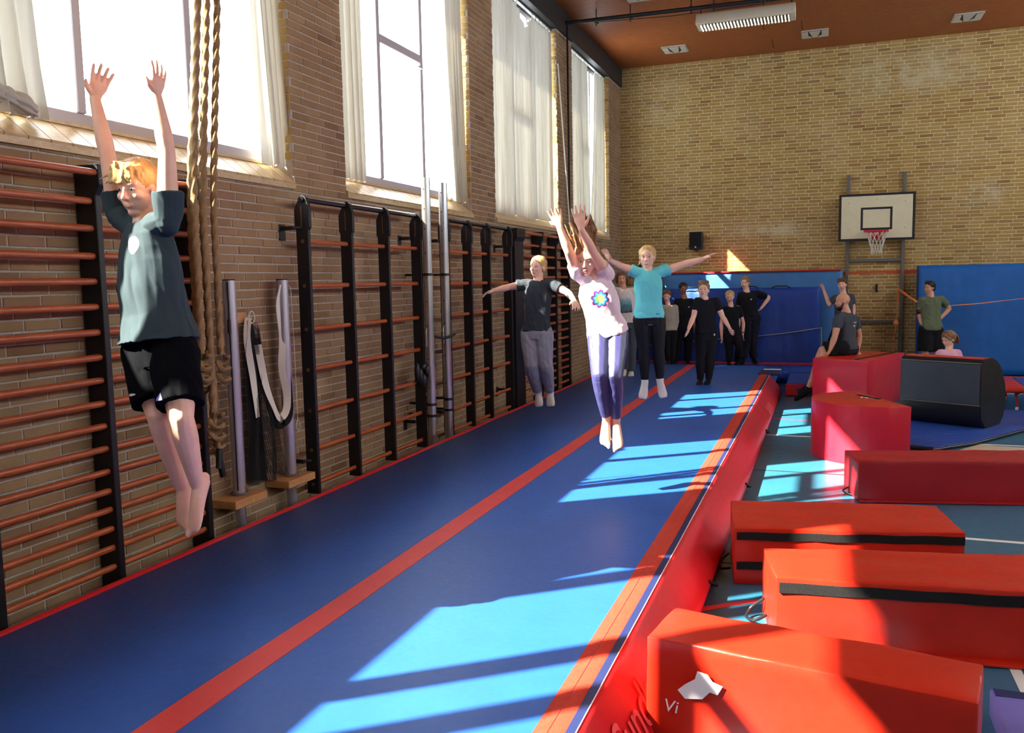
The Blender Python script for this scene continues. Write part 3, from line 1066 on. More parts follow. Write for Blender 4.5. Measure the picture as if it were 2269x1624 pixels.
# right side: velcro flap, navy strap, white piping, bulging side
strip(MB(), [(3.325, 0.304), (3.30, 0.309), (3.25, 0.309), (3.205, 0.304), (3.204, 0.296)][::-1], Y0, YT, 160, 0.006).build('velcro_flap', M['velcro_red'], tr, smooth=50)
strip(MB(), [(3.262, 0.3085), (3.260, 0.3105), (3.257, 0.3085)][::-1], Y0, YT, 160, 0.006).build('seam', M['block_dark'], tr)
strip(MB(), [(3.353, 0.300), (3.351, 0.3065), (3.320, 0.3085), (3.318, 0.300)][::-1], Y0, YT, 160, 0.006).build('strap', M['navy'], tr, smooth=50)
strip(MB(), [(3.356, 0.298), (3.3555, 0.3048), (3.353, 0.3055), (3.3525, 0.298)][::-1], Y0, YT, 160, 0.006).build('piping', M['white_tape'], tr, smooth=50)
SIDE = [(3.345, 0.303), (3.362, 0.298), (3.378, 0.282), (3.398, 0.255), (3.424, 0.222), (3.452, 0.186), (3.480, 0.150), (3.506, 0.115), (3.528, 0.082), (3.540, 0.05), (3.536, 0.022), (3.515, 0.004)]
side = SIDE[::-1]


def side_pt(s, y, off=0.0):
    """Point on the bulging side, s metres up the profile from the floor."""
    P_ = [Vector((p[0], 0, p[1])) for p in SIDE[::-1]]
    for i in range(len(P_) - 1):
        d = (P_[i + 1] - P_[i]).length
        if s <= d or i == len(P_) - 2:
            p = P_[i].lerp(P_[i + 1], s / d)
            t = (P_[i + 1] - P_[i]).normalized()
            return (p.x + t.z * off, y, p.z - t.x * off)
        s -= d


strip(MB(), side[::-1] + [(3.3, 0.01), (3.3, 0.29)], Y0, YT, 200, 0.006, True).build('side_tube', M['track_red'], tr, smooth=60)
MB().prism([(3.16 - 1.9, YT - 6), (3.52 - 1.9, YT - 6), (3.52 - 1.9, YT + 0.75 - 6), (3.2 - 1.9, YT + 0.85 - 6)], 0.29, 0.318).build('end_flap', M['navy'], tr, bevel=0.008)
MB().box(1.32, 1.6, YT + 0.62 - 6, YT + 0.72 - 6, 0.318, 0.324).build('end_strap', M['white_tape'], tr)
for y in (5.05, 7.6, 10.35, 2.2):
    q = MB().tube([Vector(side_pt(0.08, y - 0.05)) - Vector((1.9, 6, 0)), Vector(side_pt(0.05, y, 0.035)) - Vector((1.9, 6, 0)), Vector(side_pt(0.03, y + 0.05)) - Vector((1.9, 6, 0))], 0.012, 6)
    q.build('lacing_loop', M['black'], tr, smooth=60)


def text_mesh(txt, size, shear=0.0, bold=0.0):
    cu = bpy.data.curves.new('lettering', 'FONT')
    cu.body = txt
    cu.size = size
    cu.shear = shear
    cu.offset = bold
    cu.resolution_u = 3
    o = bpy.data.objects.new('lettering', cu)
    COL.objects.link(o)
    dg = bpy.context.evaluated_depsgraph_get()
    me = bpy.data.meshes.new_from_object(o.evaluated_get(dg))
    bpy.data.objects.remove(o)
    return me


def text_on(txt, size, fn, m, parent, shear=0.3, bold=0.0, cuts=2):
    """Lettering wrapped onto a surface: fn(u, v) -> point."""
    me = text_mesh(txt, size, shear, bold)
    bm = bmesh.new()
    bm.from_mesh(me)
    bmesh.ops.triangulate(bm, faces=bm.faces)
    bmesh.ops.subdivide_edges(bm, edges=[e for e in bm.edges if e.calc_length() > size * 0.12], cuts=cuts)
    for v in bm.verts:
        v.co = Vector(fn(v.co.x, v.co.y))
    bm.to_mesh(me)
    bm.free()
    me.materials.clear()
    me.materials.append(m)
    return inst('lettering', me, parent)


M['letter_pink'] = mat('lettering_pale_red', rgb(232, 96, 104), 0.5)


def on_side(y0, a0):
    def fn(u, v):
        p = side_pt(a0 + v, y0 + u, 0.0075)
        return (p[0] - 1.9, p[1] - 6, p[2])
    return fn


text_on('Sundba', 0.23, on_side(2.84, 0.10), M['letter_pink'], tr, 0.35, 0.002)
text_on('Sundba', 0.23, on_side(11.3, 0.10), M['letter_pink'], tr, 0.35, 0.002)


# ------------------------------------------------------------------ foam blocks
def block(label, poly, z0, z1, m, mtop=None, puff=0.008, flap=None, sub=10, group='red foam blocks', name='foam_block', seed=0, piping=None, bev=0.010):
    cx = sum(p[0] for p in poly) / len(poly)
    cy = sum(p[1] for p in poly) / len(poly)
    t = root(name, (cx, cy, 0), label, 'foam block', group)
    b = MB().prism([(x - cx, y - cy) for x, y in poly], z0, z1)
    me = b.mesh('cover', [m, mtop or m])
    bm = bmesh.new()
    bm.from_mesh(me)
    for f in bm.faces:
        if f.normal.z > 0.9:
            f.material_index = 1
    bmesh.ops.bevel(bm, geom=list(bm.edges), offset=bev, segments=2, profile=0.6, affect='EDGES')
    bmesh.ops.subdivide_edges(bm, edges=[e for e in bm.edges if e.calc_length() > 0.12], cuts=sub, use_grid_fill=True)
    bm.normal_update()
    for v in bm.verts:
        if v.co.z > z0 + 0.02:
            q = v.co * 5 + Vector((seed * 7, 0, 0))
            d = puff * noise.noise(q) + puff * 0.6 * noise.noise(Vector((v.co.x * 26, v.co.y * 26, v.co.z * 7 + seed))) * max(0, 1 - abs(v.normal.z) * 1.2)
            v.co += v.normal * d
    bm.to_mesh(me)
    bm.free()
    me.polygons.foreach_set('use_smooth', [True] * len(me.polygons))
    me.set_sharp_from_angle(angle=math.radians(50))
    inst('cover', me, t)
    if flap:
        MB().prism([(x - cx, y - cy) for x, y in flap], 0.004, 0.018).build('hem_flap', m, t, bevel=0.003)
    return t, cx, cy


def side_strip(t, c, p, q, z0, z1, m, name='velcro_strip', out=0.009):
    """A band lying on the upright face between p and q."""
    p, q = Vector((p[0] - c[0], p[1] - c[1], 0)), Vector((q[0] - c[0], q[1] - c[1], 0))
    d = (q - p).normalized()
    n = Vector((d.y, -d.x, 0))
    b = MB()
    N = 24
    v = []
    for i in range(N + 1):
        a = p.lerp(q, i / N)
        for o in (-0.004, out):
            for z in (z0, z1):
                v.append((a.x + n.x * o, a.y + n.y * o, z + 0.002 * math.sin(i)))
    f = []
    for i in range(N):
        k = i * 4
        f += [(k + 2, k + 6, k + 7, k + 3), (k + 3, k + 7, k + 5, k + 1), (k, k + 4, k + 6, k + 2)]
    f += [(0, 2, 3, 1), (N * 4 + 1, N * 4 + 3, N * 4 + 2, N * 4)]
    b.add(v, f)
    return b.build(name, m, t)


A1 = [(3.50, 3.24), (4.66, 3.04), (4.73, 3.37), (3.57, 3.57)]
t1, cx, cy = block('red foam block lying closest to the camera, one end pressed against the track side', A1, 0.0, 0.465, M['block_red'],
                   flap=[(3.40, 3.20), (4.66, 2.98), (4.67, 3.10), (3.5, 3.30)], seed=1, puff=0.010)
text_on('Vi', 0.075, lambda u, v: (3.575 - cx + u * 0.986, 3.2255 - 0.014 - cy - u * 0.168, 0.175 + v), M['white_tape'], t1, 0.2)
# emblem above the word: a small leaping-animal-like blot, plain silhouette
em = MB()
pts = [(0.0, 0), (0.07, 0.015), (0.10, 0.05), (0.13, 0.045), (0.15, 0.085), (0.11, 0.095), (0.09, 0.12), (0.05, 0.125), (0.04, 0.09), (0.0, 0.06), (-0.03, 0.03)]
em.add([(3.665 - cx + x * 0.986, 3.2095 - 0.014 - cy - x * 0.168, 0.245 + z) for x, z in pts], [tuple(range(len(pts)))])
em.build('emblem', M['white_tape'], t1)

A2 = [(3.95, 4.35), (5.32, 4.53), (5.24, 5.12), (3.85, 4.83)]
t2, cx, cy = block('red foam block, second from the camera, with one black velcro band along its near side', A2, 0.0, 0.37, M['block_red'],
                   flap=[(3.95, 4.30), (5.32, 4.47), (5.32, 4.60), (3.95, 4.42)], seed=2, puff=0.012)
side_strip(t2, (cx, cy), (3.965, 4.352), (5.315, 4.529), 0.292, 0.345, M['velcro_black'])
MB().tube(spl([(3.87 - cx, 4.7 - cy, 0.12), (3.80 - cx, 4.72 - cy, 0.05), (3.78 - cx, 4.66 - cy, 0.02), (3.83 - cx, 4.6 - cy, 0.03), (3.89 - cx, 4.62 - cy, 0.06)]), 0.009, 6).build('strap_loop', M['black'], t2, smooth=60)

A3 = [(3.66, 5.20), (4.97, 5.49), (4.88, 6.11), (3.57, 5.87)]
t3, cx, cy = block('red foam block, third from the camera, with two black velcro bands on its near side', A3, 0.0, 0.357, M['block_red'], seed=3, puff=0.007)
side_strip(t3, (cx, cy), (3.675, 5.203), (4.965, 5.489), 0.285, 0.333, M['velcro_black'])
side_strip(t3, (cx, cy), (3.675, 5.203), (4.965, 5.489), 0.098, 0.146, M['velcro_black'])
MB().tube(spl([(3.60 - cx, 5.5 - cy, 0.10), (3.55 - cx, 5.48 - cy, 0.05), (3.56 - cx, 5.42 - cy, 0.02), (3.62 - cx, 5.42 - cy, 0.03)]), 0.009, 6).build('strap_loop', M['black'], t3, smooth=60)

A4 = [(4.45, 7.46), (5.98, 7.80), (5.80, 8.28), (4.35, 7.90)]
t4, cx, cy = block('dark red foam block beyond the one with two bands, in front of the rounded block', A4, 0.0, 0.352, M['block_dark'],
                   flap=[(4.46, 7.42), (5.98, 7.75), (5.98, 7.9), (4.46, 7.5)], seed=4, puff=0.009)
MB().tube(spl([(4.40 - cx, 7.75 - cy, 0.06), (4.34 - cx, 7.72 - cy, 0.03), (4.38 - cx, 7.66 - cy, 0.015), (4.45 - cx, 7.6 - cy, 0.02)]), 0.008, 6).build('strap_loop', M['black'], t4, smooth=60)

# rounded (D-shaped) block
A_, B_ = Vector((4.50, 10.08)), Vector((4.98, 8.98))
mid_ = (A_ + B_) / 2
dr = (B_ - A_).normalized()
nn = Vector((dr.y, -dr.x))
if nn.x > 0:
    nn = -nn
poly = []
for i in range(25):
    a = PI * i / 24
    p = mid_ + dr * (0.60 * -math.cos(a)) + nn * (0.70 * math.sin(a) ** 0.85)
    poly.append((p.x, p.y))
area = sum(poly[i][0] * poly[(i + 1) % 25][1] - poly[(i + 1) % 25][0] * poly[i][1] for i in range(25))
if area < 0:
    poly = poly[::-1]
t5, cx, cy = block('upright red foam block with a rounded front and flat back edge', poly, 0.0, 0.60, M['block_pink'], M['block_red'], puff=0.004, sub=2, seed=5)
MB().beam((4.52 - cx, 9.72 - cy, 0.604), (4.72 - cx, 9.45 - cy, 0.604), 0.035, 0.006).build('velcro_patch', M['velcro_black'], t5)
text_on('W', 0.14, lambda u, v: (4.50 - cx + u * 0.8 + v * 0.3, 9.50 - cy - u * 0.5 + v * 0.9, 0.6055), M['white_tape'], t5, 0.3)

A6 = [(4.02, 12.93), (4.74, 12.57), (5.32, 14.0), (4.60, 14.36)]
t6, cx, cy = block('tall red foam box that the bald man sits on', A6, 0.0, 0.70, M['block_pink'], M['block_red'], puff=0.004, sub=4, seed=6)
MB().beam((4.60 - cx, 12.75 - cy, 0.703), (5.18 - cx, 14.0 - cy, 0.703), 0.05, 0.006).build('velcro_strip', M['velcro_black'], t6)

# black arched block (vault) with a red top panel
ax = Vector((-0.87, 0.49, 0)).normalized()     # along its length
dp = Vector((0.49, 0.87, 0)).normalized()      # depth
og = Vector((5.90, 11.05, 0.04))
pr = [(0.16, 0.0), (0.03, 0.12), (0.0, 0.29), (0.0, 0.79), (0.05, 0.835), (0.32, 0.84), (0.50, 0.79), (0.66, 0.66), (0.76, 0.48), (0.79, 0.28), (0.74, 0.09), (0.64, 0.0)]
t7 = root('vault_block', og, 'large black foam vault with an arched back and red top, beside the tall red box', 'foam block')
b = MB()
Lb = 0.95
b.loft([[ax * s * Lb + dp * d + Vector((0, 0, z)) for d, z in pr] for s in (0, 1)])
me = b.mesh('cover', [M['block_black2'], M['block_black'], M['block_red']])
bm = bmesh.new()
bm.from_mesh(me)
bmesh.ops.recalc_face_normals(bm, faces=bm.faces)
for f in bm.faces:
    c = f.calc_center_median()
    if f.normal.z > 0.97 and c.z > 0.8:
        f.material_index = 2
    elif f.normal.dot(dp) < -0.95 and 0.3 < c.z < 0.8:
        f.material_index = 1
bmesh.ops.bevel(bm, geom=list(bm.edges), offset=0.012, segments=2, affect='EDGES')
bmesh.ops.subdivide_edges(bm, edges=[e for e in bm.edges if e.calc_length() > 0.2], cuts=8, use_grid_fill=True)
bm.normal_update()
for v in bm.verts:
    v.co += v.normal * (0.006 * noise.noise(v.co * 6))
bm.to_mesh(me)
bm.free()
me.polygons.foreach_set('use_smooth', [True] * len(me.polygons))
me.set_sharp_from_angle(angle=math.radians(50))
inst('cover', me, t7)
q = MB().tube([dp * -0.006 + Vector((0, 0, 0.29)), ax * Lb + dp * -0.006 + Vector((0, 0, 0.29))], 0.007, 6)
q.tube([dp * -0.004 + Vector((0, 0, 0.79)), ax * Lb + dp * -0.004 + Vector((0, 0, 0.79))], 0.006, 6)
q.build('piping', M['grey_steel'], t7, smooth=60)

# ribbed blue roll mat under the vault
rm = root('roll_mat', (5.9, 11.5, 0), 'ribbed blue roll mat on the floor under the black vault', 'mat')
b = MB()
P0 = [(4.9, 9.95), (5.28, 9.80), (5.75, 10.3), (6.45, 11.35), (7.5, 12.3), (7.2, 12.8), (6.4, 12.85), (5.1, 12.3)]
b.prism([(x - 5.9, y - 11.5) for x, y in P0], 0.001, 0.034)
b.build('mat_base', M['block_black2'], rm, bevel=0.008)
u = Vector((0.95, 0.3)).normalized()
wv = Vector((-u.y, u.x))


def clip(poly, p, n):
    out = []
    for i in range(len(poly)):
        a, c = Vector(poly[i]), Vector(poly[(i + 1) % len(poly)])
        da, dc = (a - p).dot(n), (c - p).dot(n)
        if da >= 0:
            out.append(a)
        if da * dc < 0:
            out.append(a + (c - a) * (da / (da - dc)))
    return out


pc_ = [((x - 5.9) * 0.975, (y - 11.5) * 0.975) for x, y in P0]
s = -3.0
while s < 3.0:
    a = clip(pc_, wv * (s + 0.006), wv)
    a = clip(a, wv * (s + 0.094), -wv) if len(a) > 2 else a
    if len(a) > 2:
        MB().prism([tuple(p) for p in a], 0.034, 0.044).build('rib', M['roll_blue'], rm, bevel=0.003, fix=True)
    s += 0.1

# lavender pad at the camera's right
t8, cx, cy = block('small lavender-blue pad with a dark patch, right of the closest red block', [(4.85, 3.2), (5.4, 3.2), (5.4, 3.93), (4.85, 3.93)], 0.0, 0.12, M['lavender'], seed=9, group='loose pads', name='pad')
MB().box(4.86 - cx, 5.0 - cx, 3.86 - cy, 3.925 - cy, 0.118, 0.126).build('velcro_patch', M['navy'], t8)

# small trampoline
tp = root('mini_trampoline', (7.1, 13.9, 0), 'mini trampoline with red padding and folding legs beside the roll mat', 'trampoline')
b = MB()
b.prism([(-0.62, -1.0), (1.3, -0.7), (1.3, 0.6), (-0.5, 0.45)], 0.26, 0.33)
b.build('frame_pad', M['block_red'], tp, bevel=0.02, seg=2, smooth=60)
MB().prism([(-0.35, -0.75), (1.1, -0.5), (1.1, 0.35), (-0.3, 0.25)], 0.325, 0.338).build('jumping_bed', M['mat_navy'], tp)
for (x, y) in ((-0.45, -0.75), (-0.4, 0.3), (1.1, -0.5), (1.1, 0.4)):
    lg = MB().tube([(x, y, 0.27), (x + 0.03, y, 0.12), (x + 0.03, y, 0.0)], 0.016, 8)
    lg.tube([(x, y, 0.2), (x + 0.12, y, 0.27)], 0.010, 8)
    lg.build('leg', M['hoop_red'], tp, smooth=60)
    MB().tube([(x + 0.03, y, 0.0), (x + 0.03, y, 0.04)], 0.022, 8).build('foot', M['white_cord'], tp, smooth=60)


# ------------------------------------------------------------------ mats at the far wall
def soft_mat(name, label, x0, x1, yb, yt, z0, z1, th, mats, edge=None, seed=0, puff=0.012, skew=0.0):
    """An upright mat leaning back: its foot at yb, its head at yt. edge: material of the rim."""
    t = root(name, (x0, yb, 0), label, 'mat', 'thick mats leaning on the far wall')
    nx, nz = 60, 36
    v = []
    for s in (0, 1):
        for j in range(nz + 1):
            q = j / nz
            for i in range(nx + 1):
                p = i / nx
                x = (x1 - x0) * p
                z = z0 + (z1 - z0) * q + skew * p * q
                y = (yt - yb) * q + (th if s else 0)
                r = 0.09
                dx = min(p, 1 - p) * (x1 - x0)
                dz = min(q, 1 - q) * (z1 - z0)
                rd = max(0, 1 - dx / r) ** 2 + max(0, 1 - dz / r) ** 2
                off = 0.04 * min(1, rd)
                n1 = puff * (noise.noise(Vector((x * 2.2 + seed, z * 1.3, 0))) + 0.6 * noise.noise(Vector((x * 9 + seed, z * 1.8, 3)))) * (1 if not s else 0)
                v.append((x, y + (off if not s else -off) + n1, z))
    m = (nx + 1) * (nz + 1)
    f, mi = [], []
    for j in range(nz):
        for i in range(nx):
            a = j * (nx + 1) + i
            f.append((a, a + 1, a + nx + 2, a + nx + 1))
            mi.append(0)
            f.append((m + a, m + a + nx + 1, m + a + nx + 2, m + a + 1))
            mi.append(0)
    for i in range(nx):
        f.append((nz * (nx + 1) + i, nz * (nx + 1) + i + 1, m + nz * (nx + 1) + i + 1, m + nz * (nx + 1) + i))
        mi.append(1)
        f.append((i + 1, i, m + i, m + i + 1))
        mi.append(1)
    for j in range(nz):
        a, c = j * (nx + 1), (j + 1) * (nx + 1)
        f.append((a, c, m + c, m + a))
        mi.append(1)
        f.append((c + nx, a + nx, m + a + nx, m + c + nx))
        mi.append(1)
    me = bpy.data.meshes.new('cover')
    me.from_pydata(v, [], f)
    me.materials.append(mats)
    me.materials.append(edge or mats)
    me.polygons.foreach_set('material_index', mi)
    me.polygons.foreach_set('use_smooth', [True] * len(f))
    me.set_sharp_from_angle(angle=math.radians(60))
    inst('cover', me, t)
    return t


m1 = soft_mat('crash_mat', 'light blue crash mat with red rim, behind the darker blue mat', 0.98, 4.50, 17.62, 17.72, 0.05, 2.0, 0.26, M['mat_blue'], M['mat_edge'], 1)
MB().tube([(0.02, 0.09, 1.99), (3.48, 0.09, 1.99)], 0.016, 8).build('piping', M['mat_edge'], m1, smooth=60)
m2 = soft_mat('crash_mat', 'dark blue crash mat with a grey cord across it, behind the waiting gymnasts', 0.42, 4.10, 17.22, 17.30, 0.02, 1.67, 0.28, M['mat_navy'], M['mat_navy'], 2, 0.035)
for x in (1.25, 2.35, 2.95):
    MB().tube([(x - 0.18, 0.06, 1.66), (x - 0.1, 0.04, 1.70), (x + 0.1, 0.04, 1.70), (x + 0.18, 0.06, 1.66)], 0.012, 6).build('carry_handle', M['black'], m2, smooth=60)
MB().tube(spl([(0.05, -0.03, 0.47), (0.75, -0.035, 0.57), (2.4, -0.035, 0.71), (3.1, -0.03, 0.79), (3.66, -0.02, 0.88), (3.70, -0.01, 0.86), (3.71, -0.02, 0.6), (3.70, -0.02, 0.36)]), 0.011, 6).build('cord', M['cord_grey'], m2, smooth=60)
m3 = soft_mat('crash_mat', 'bright blue crash mat behind the man in the olive shirt', 5.83, 9.2, 17.42, 17.62, 0.02, 2.04, 0.40, M['mat_bright'], M['mat_navy'], 3)

# low landing mats beyond the track
lm = root('landing_mat', (4.0, 15.5, 0), 'low blue landing mat with red edges, lying across the far end of the track', 'mat')
MB().prism([(-0.38, -1.62), (-0.02, -1.62), (-0.02, -1.05), (1.2, -1.05), (1.2, 1.55), (-3.5, 1.55), (-3.5, 0.03), (-0.38, 0.03)], 0.0, 0.20).build('cover', M['mat_navy'], lm, bevel=0.02, seg=2)
MB().box(-0.385, -0.015, -1.632, -1.612, 0.01, 0.19).build('front_edge', M['mat_edge'], lm, bevel=0.004)
MB().box(-0.22, -0.03, -1.645, -1.63, 0.09, 0.125).build('label_bar', M['mat_navy'], lm)
MB().box(-3.5, 1.2, 1.33, 1.56, 0.198, 0.222).build('red_edge', M['mat_edge'], lm, bevel=0.006)
MB().box(-0.37, 1.2, -0.06, -0.03, 0.196, 0.207).build('seam', M['ink'], lm)
MB().box(-0.37, 1.2, 0.0, 0.7, 0.198, 0.212).build('top_panel', M['roll_blue'], lm, bevel=0.005)

# radiator in the back-left corner
rd_ = root('radiator', (0.02, 16.0, 0), 'tall beige radiator in the far corner behind the girl in the white top', 'radiator')
MB().box(0.0, 0.07, 0.0, 1.9, 0.25, 1.98).build('body', M['radiator'], rd_, bevel=0.005)
fin = MB().box(0.07, 0.085, -0.018, 0.018, 0.28, 1.95).mesh('fin', M['radiator'])
for i in range(24):
    inst('fin', fin, rd_, (0, 0.06 + i * 0.077, 0))

# ------------------------------------------------------------------ basketball hoop
hp = root('basketball_hoop', (5.08, YB, 0), 'basketball backboard with black border and red hoop on a grey wall frame', 'basketball hoop')
for x in (-0.50, 0.50):
    MB().box(x - 0.03, x + 0.03, -0.09, -0.03, 0.38, 3.84).build('frame_post', M['grey_steel'], hp, bevel=0.004)
for z in (2.17, 0.96):
    MB().box(-0.47, 0.47, -0.08, -0.035, z - 0.03, z + 0.03).build('cross_bar', M['grey_steel'], hp, bevel=0.004)
bo = MB().box(-0.675, 0.675, -0.335, -0.315, 2.54, 3.44).build('backboard', M['cream_board'], hp, bevel=0.003)
yb = -0.3365
for (x0, x1, z0, z1) in [(-0.675, 0.675, 3.395, 3.44), (-0.675, 0.675, 2.54, 2.585), (-0.675, -0.63, 2.585, 3.395), (0.63, 0.675, 2.585, 3.395),
                         (-0.28, 0.28, 3.135, 3.175), (-0.28, 0.28, 2.745, 2.785), (-0.28, -0.24, 2.785, 3.135), (0.24, 0.28, 2.785, 3.135)]:
    MB().box(x0, x1, yb - 0.001, yb + 0.002, z0, z1).build('painted_line', M['ink'], bo)
for x, z in ((-0.5, 3.27), (0.5, 3.27), (-0.5, 2.77), (0.5, 2.77), (0, 3.33)):
    MB().tube([(x, yb + 0.002, z), (x, yb - 0.006, z)], 0.008, 8).build('bolt', M['grey_steel'], bo)
for x in (-0.5, 0.5):
    MB().box(x - 0.02, x + 0.02, -0.315, -0.06, 3.2, 3.24).build('bracket_arm', M['grey_steel'], hp)
    MB().box(x - 0.02, x + 0.02, -0.315, -0.06, 2.7, 2.74).build('bracket_arm', M['grey_steel'], hp)
rim = MB()
RC = (0.0, -0.60, 2.70)
rim.tube([(RC[0] + 0.2 * math.cos(a), RC[1] + 0.2 * math.sin(a), RC[2]) for a in [i * PI / 20 for i in range(41)]], 0.010, 8)
rim.box(-0.075, 0.075, -0.41, -0.337, 2.56, 2.71)
rim.box(-0.22, 0.22, -0.350, -0.337, 2.70, 2.745)
for x in (-1, 1):
    rim.beam((x * 0.20, -0.345, 2.72), (x * 0.075, -0.36, 2.58), 0.018, 0.012)
    rim.beam((x * 0.2, -0.345, 2.71), (x * 0.18, -0.52, 2.70), 0.014, 0.012)
rim.build('rim', M['hoop_red'], hp, smooth=40)
MB().box(-0.045, 0.045, -0.418, -0.41, 2.655, 2.69).build('maker_plate', M['vent'], hp)
nb = MB()
NS = 12
for k in range(NS):
    for s in (-1, 1):
        pts = []
        for j in range(9):
            t = j / 8
            a = 2 * PI * k / NS + s * t * 2 * PI * 2 / NS
            r = 0.2 * (1 - t) ** 0.8 * 0.5 + 0.10 + 0.0 * t
            r = 0.2 + (0.095 - 0.2) * min(1, t * 1.3) ** 0.8 + 0.006 * math.sin(j * PI)
            pts.append((RC[0] + r * math.cos(a), RC[1] + r * math.sin(a), RC[2] - 0.01 - 0.40 * t - 0.015 * math.sin(k)))
        nb.tube(pts, 0.0055, 4)
tag(nb.build('hoop_net', M['white_cord'], hp), kind='stuff')

sp = root('loudspeaker', (1.64, YB, 0), 'black loudspeaker on the back brick wall above the blue mats', 'loudspeaker')
MB().box(-0.13, 0.13, -0.26, -0.05, 2.47, 2.84).build('cabinet', M['black'], sp, bevel=0.012)
MB().box(-0.115, 0.115, -0.268, -0.26, 2.52, 2.825).build('grille', M['velcro_black'], sp, bevel=0.003)
MB().tube([(0.0, -0.268, 2.525), (0.0, -0.274, 2.525)], 0.015, 12).build('badge', M['white_tape'], sp)
MB().box(-0.03, 0.03, -0.06, 0.0, 2.6, 2.72).build('wall_mount', M['black'], sp)
hk = MB().box(-0.02, 0.02, -0.015, 0, -0.08, 0.08)
hk.tube([(0, -0.01, 0.04), (0, -0.05, 0.05), (0, -0.055, 0.0)], 0.009, 6).tube([(0, -0.01, -0.04), (0, -0.05, -0.04), (0, -0.055, -0.08)], 0.009, 6)
tag(hk.build('wall_hook', M['black'], loc=(5.13, YB - 0.007, 1.62)), 'black double hook on the bricks under the basketball hoop', 'hook')

# barrier tape
tape = root('barrier_tape', (5.5, 17.6, 0), 'orange barrier tape stretched from the hoop frame past the bright blue mat', 'tape')
ribbon('tape', M['orange'], [(0.017, 0.34, 1.60), (0.30, -0.05, 1.37), (0.5, -0.45, 1.29), (0.8, -0.68, 1.31), (1.3, -0.6, 1.345), (1.96, -0.55, 1.42), (3.0, -0.5, 1.5)], 0.06, tape, 0.3)
ribbon('tape', M['orange'], [(0.02, 0.33, 1.60), (0.0, 0.27, 1.3), (-0.02, 0.25, 0.96), (-0.045, 0.23, 0.6), (-0.065, 0.2, 0.25)], 0.06, tape, 1.0)
MB().ball((-0.02, 0.24, 0.95), (0.05, 0.04, 0.05)).build('tape_knot', M['orange'], tape, smooth=180)

# ------------------------------------------------------------------ ceiling fittings
lp = root('ceiling_lamp', (2.87, 14.75, 0), 'long fluorescent ceiling lamp with a white louvre, under the wooden ceiling', 'lamp')
b = MB()
prl = [(-0.17, 6.22), (-0.24, 6.06), (-0.235, 6.05), (0.235, 6.05), (0.24, 6.06), (0.17, 6.22)]
b.loft([[(x, y, z) for y, z in prl] for x in (-0.78, 0.78)])
b.build('housing', M['lamp_white'], lp, bevel=0.004, fix=True)
MB().box(-0.72, 0.70, -0.16, 0.16, 6.044, 6.049).build('lamp_inside', M['ink'], lp)
lv = MB().box(-0.008, 0.008, -0.16, 0.16, 6.02, 6.045).mesh('louvre', M['lamp_glow'])
for i in range(27):
    inst('louvre', lv, lp, (-0.70 + i * 0.053, 0, 0))
for x in (-0.72, 0.72):
    MB().tube([(x, 0, 6.2), (x, 0, ZC)], 0.012, 6).build('hanger', M['black'], lp)
pp = root('ceiling_pipe', (0, 14, 0), 'black pipe hung below the wooden ceiling, running across the hall', 'pipe')
MB().tube([(0.05, -0.1, 6.14), (3.0, 0.02, 6.14), (11.4, 0.3, 6.14)], 0.032, 10).build('pipe', M['black'], pp, smooth=60)
MB().tube([(0.6, -0.08, 6.10), (1.8, 0.0, 6.07), (3.2, 0.06, 6.10)], 0.006, 6).build('cable', M['black'], pp, smooth=60)
for x in (0.55, 1.12, 2.1, 2.45, 3.2, 4.2, 5.2):
    q = MB().tube([(x, 0, 6.06), (x, 0, ZC)], 0.010, 6)
    q.tube([(x, -0.04, 6.14), (x, 0.04, 6.14)], 0.04, 10)
    q.build('hanger', M['black'], pp, smooth=60)


def vent(x, y, label):
    t = root('ceiling_vent', (x, y, ZC), label, 'vent', 'white ceiling vents')
    MB().box(-0.235, 0.235, -0.24, 0.24, -0.02, 0.0).build('frame', M['vent'], t, bevel=0.004)
    MB().box(-0.215, 0.215, -0.215, 0.215, -0.024, -0.02).build('dark_opening', M['ink'], t)
    MB().prism([(-0.10, -0.21), (0.10, -0.21), (0.04, 0.21), (-0.04, 0.21)], -0.03, -0.024).build('deflector', M['vent'], t)
    sl = MB().box(-0.009, 0.009, -0.21, 0.21, -0.031, -0.024).mesh('slat', M['vent'])
    for i in range(6):
        for s in (-1, 1):
            inst('slat', sl, t, (s * (0.125 + i * 0.017), 0, 0))
    MB().prism([(-0.2, 0.1), (-0.09, 0.1), (-0.05, 0.215), (-0.2, 0.215)][::1], -0.032, -0.024).build('slat_cover', M['vent'], t)
    MB().prism([(0.2, 0.1), (0.2, 0.215), (0.05, 0.215), (0.09, 0.1)], -0.032, -0.024).build('slat_cover', M['vent'], t)


vent(1.36, 16.95, 'white ceiling vent nearest the windows')
vent(3.92, 16.95, 'white ceiling vent beside the long lamp')
vent(6.42, 17.0, 'white ceiling vent farthest from the windows')
vent(1.36, 13.6, 'white ceiling vent on the near side of the black pipe')
jm = MB()
for x, y in ((3.05, 16.0), (3.15, 17.4), (3.7, 16.4)):
    jm.box(x, x + 0.012, y - 0.35, y + 0.35, ZC - 0.003, ZC)
tag(jm.build('board_joint', M['ceiling_gap'], ce), kind='stuff')

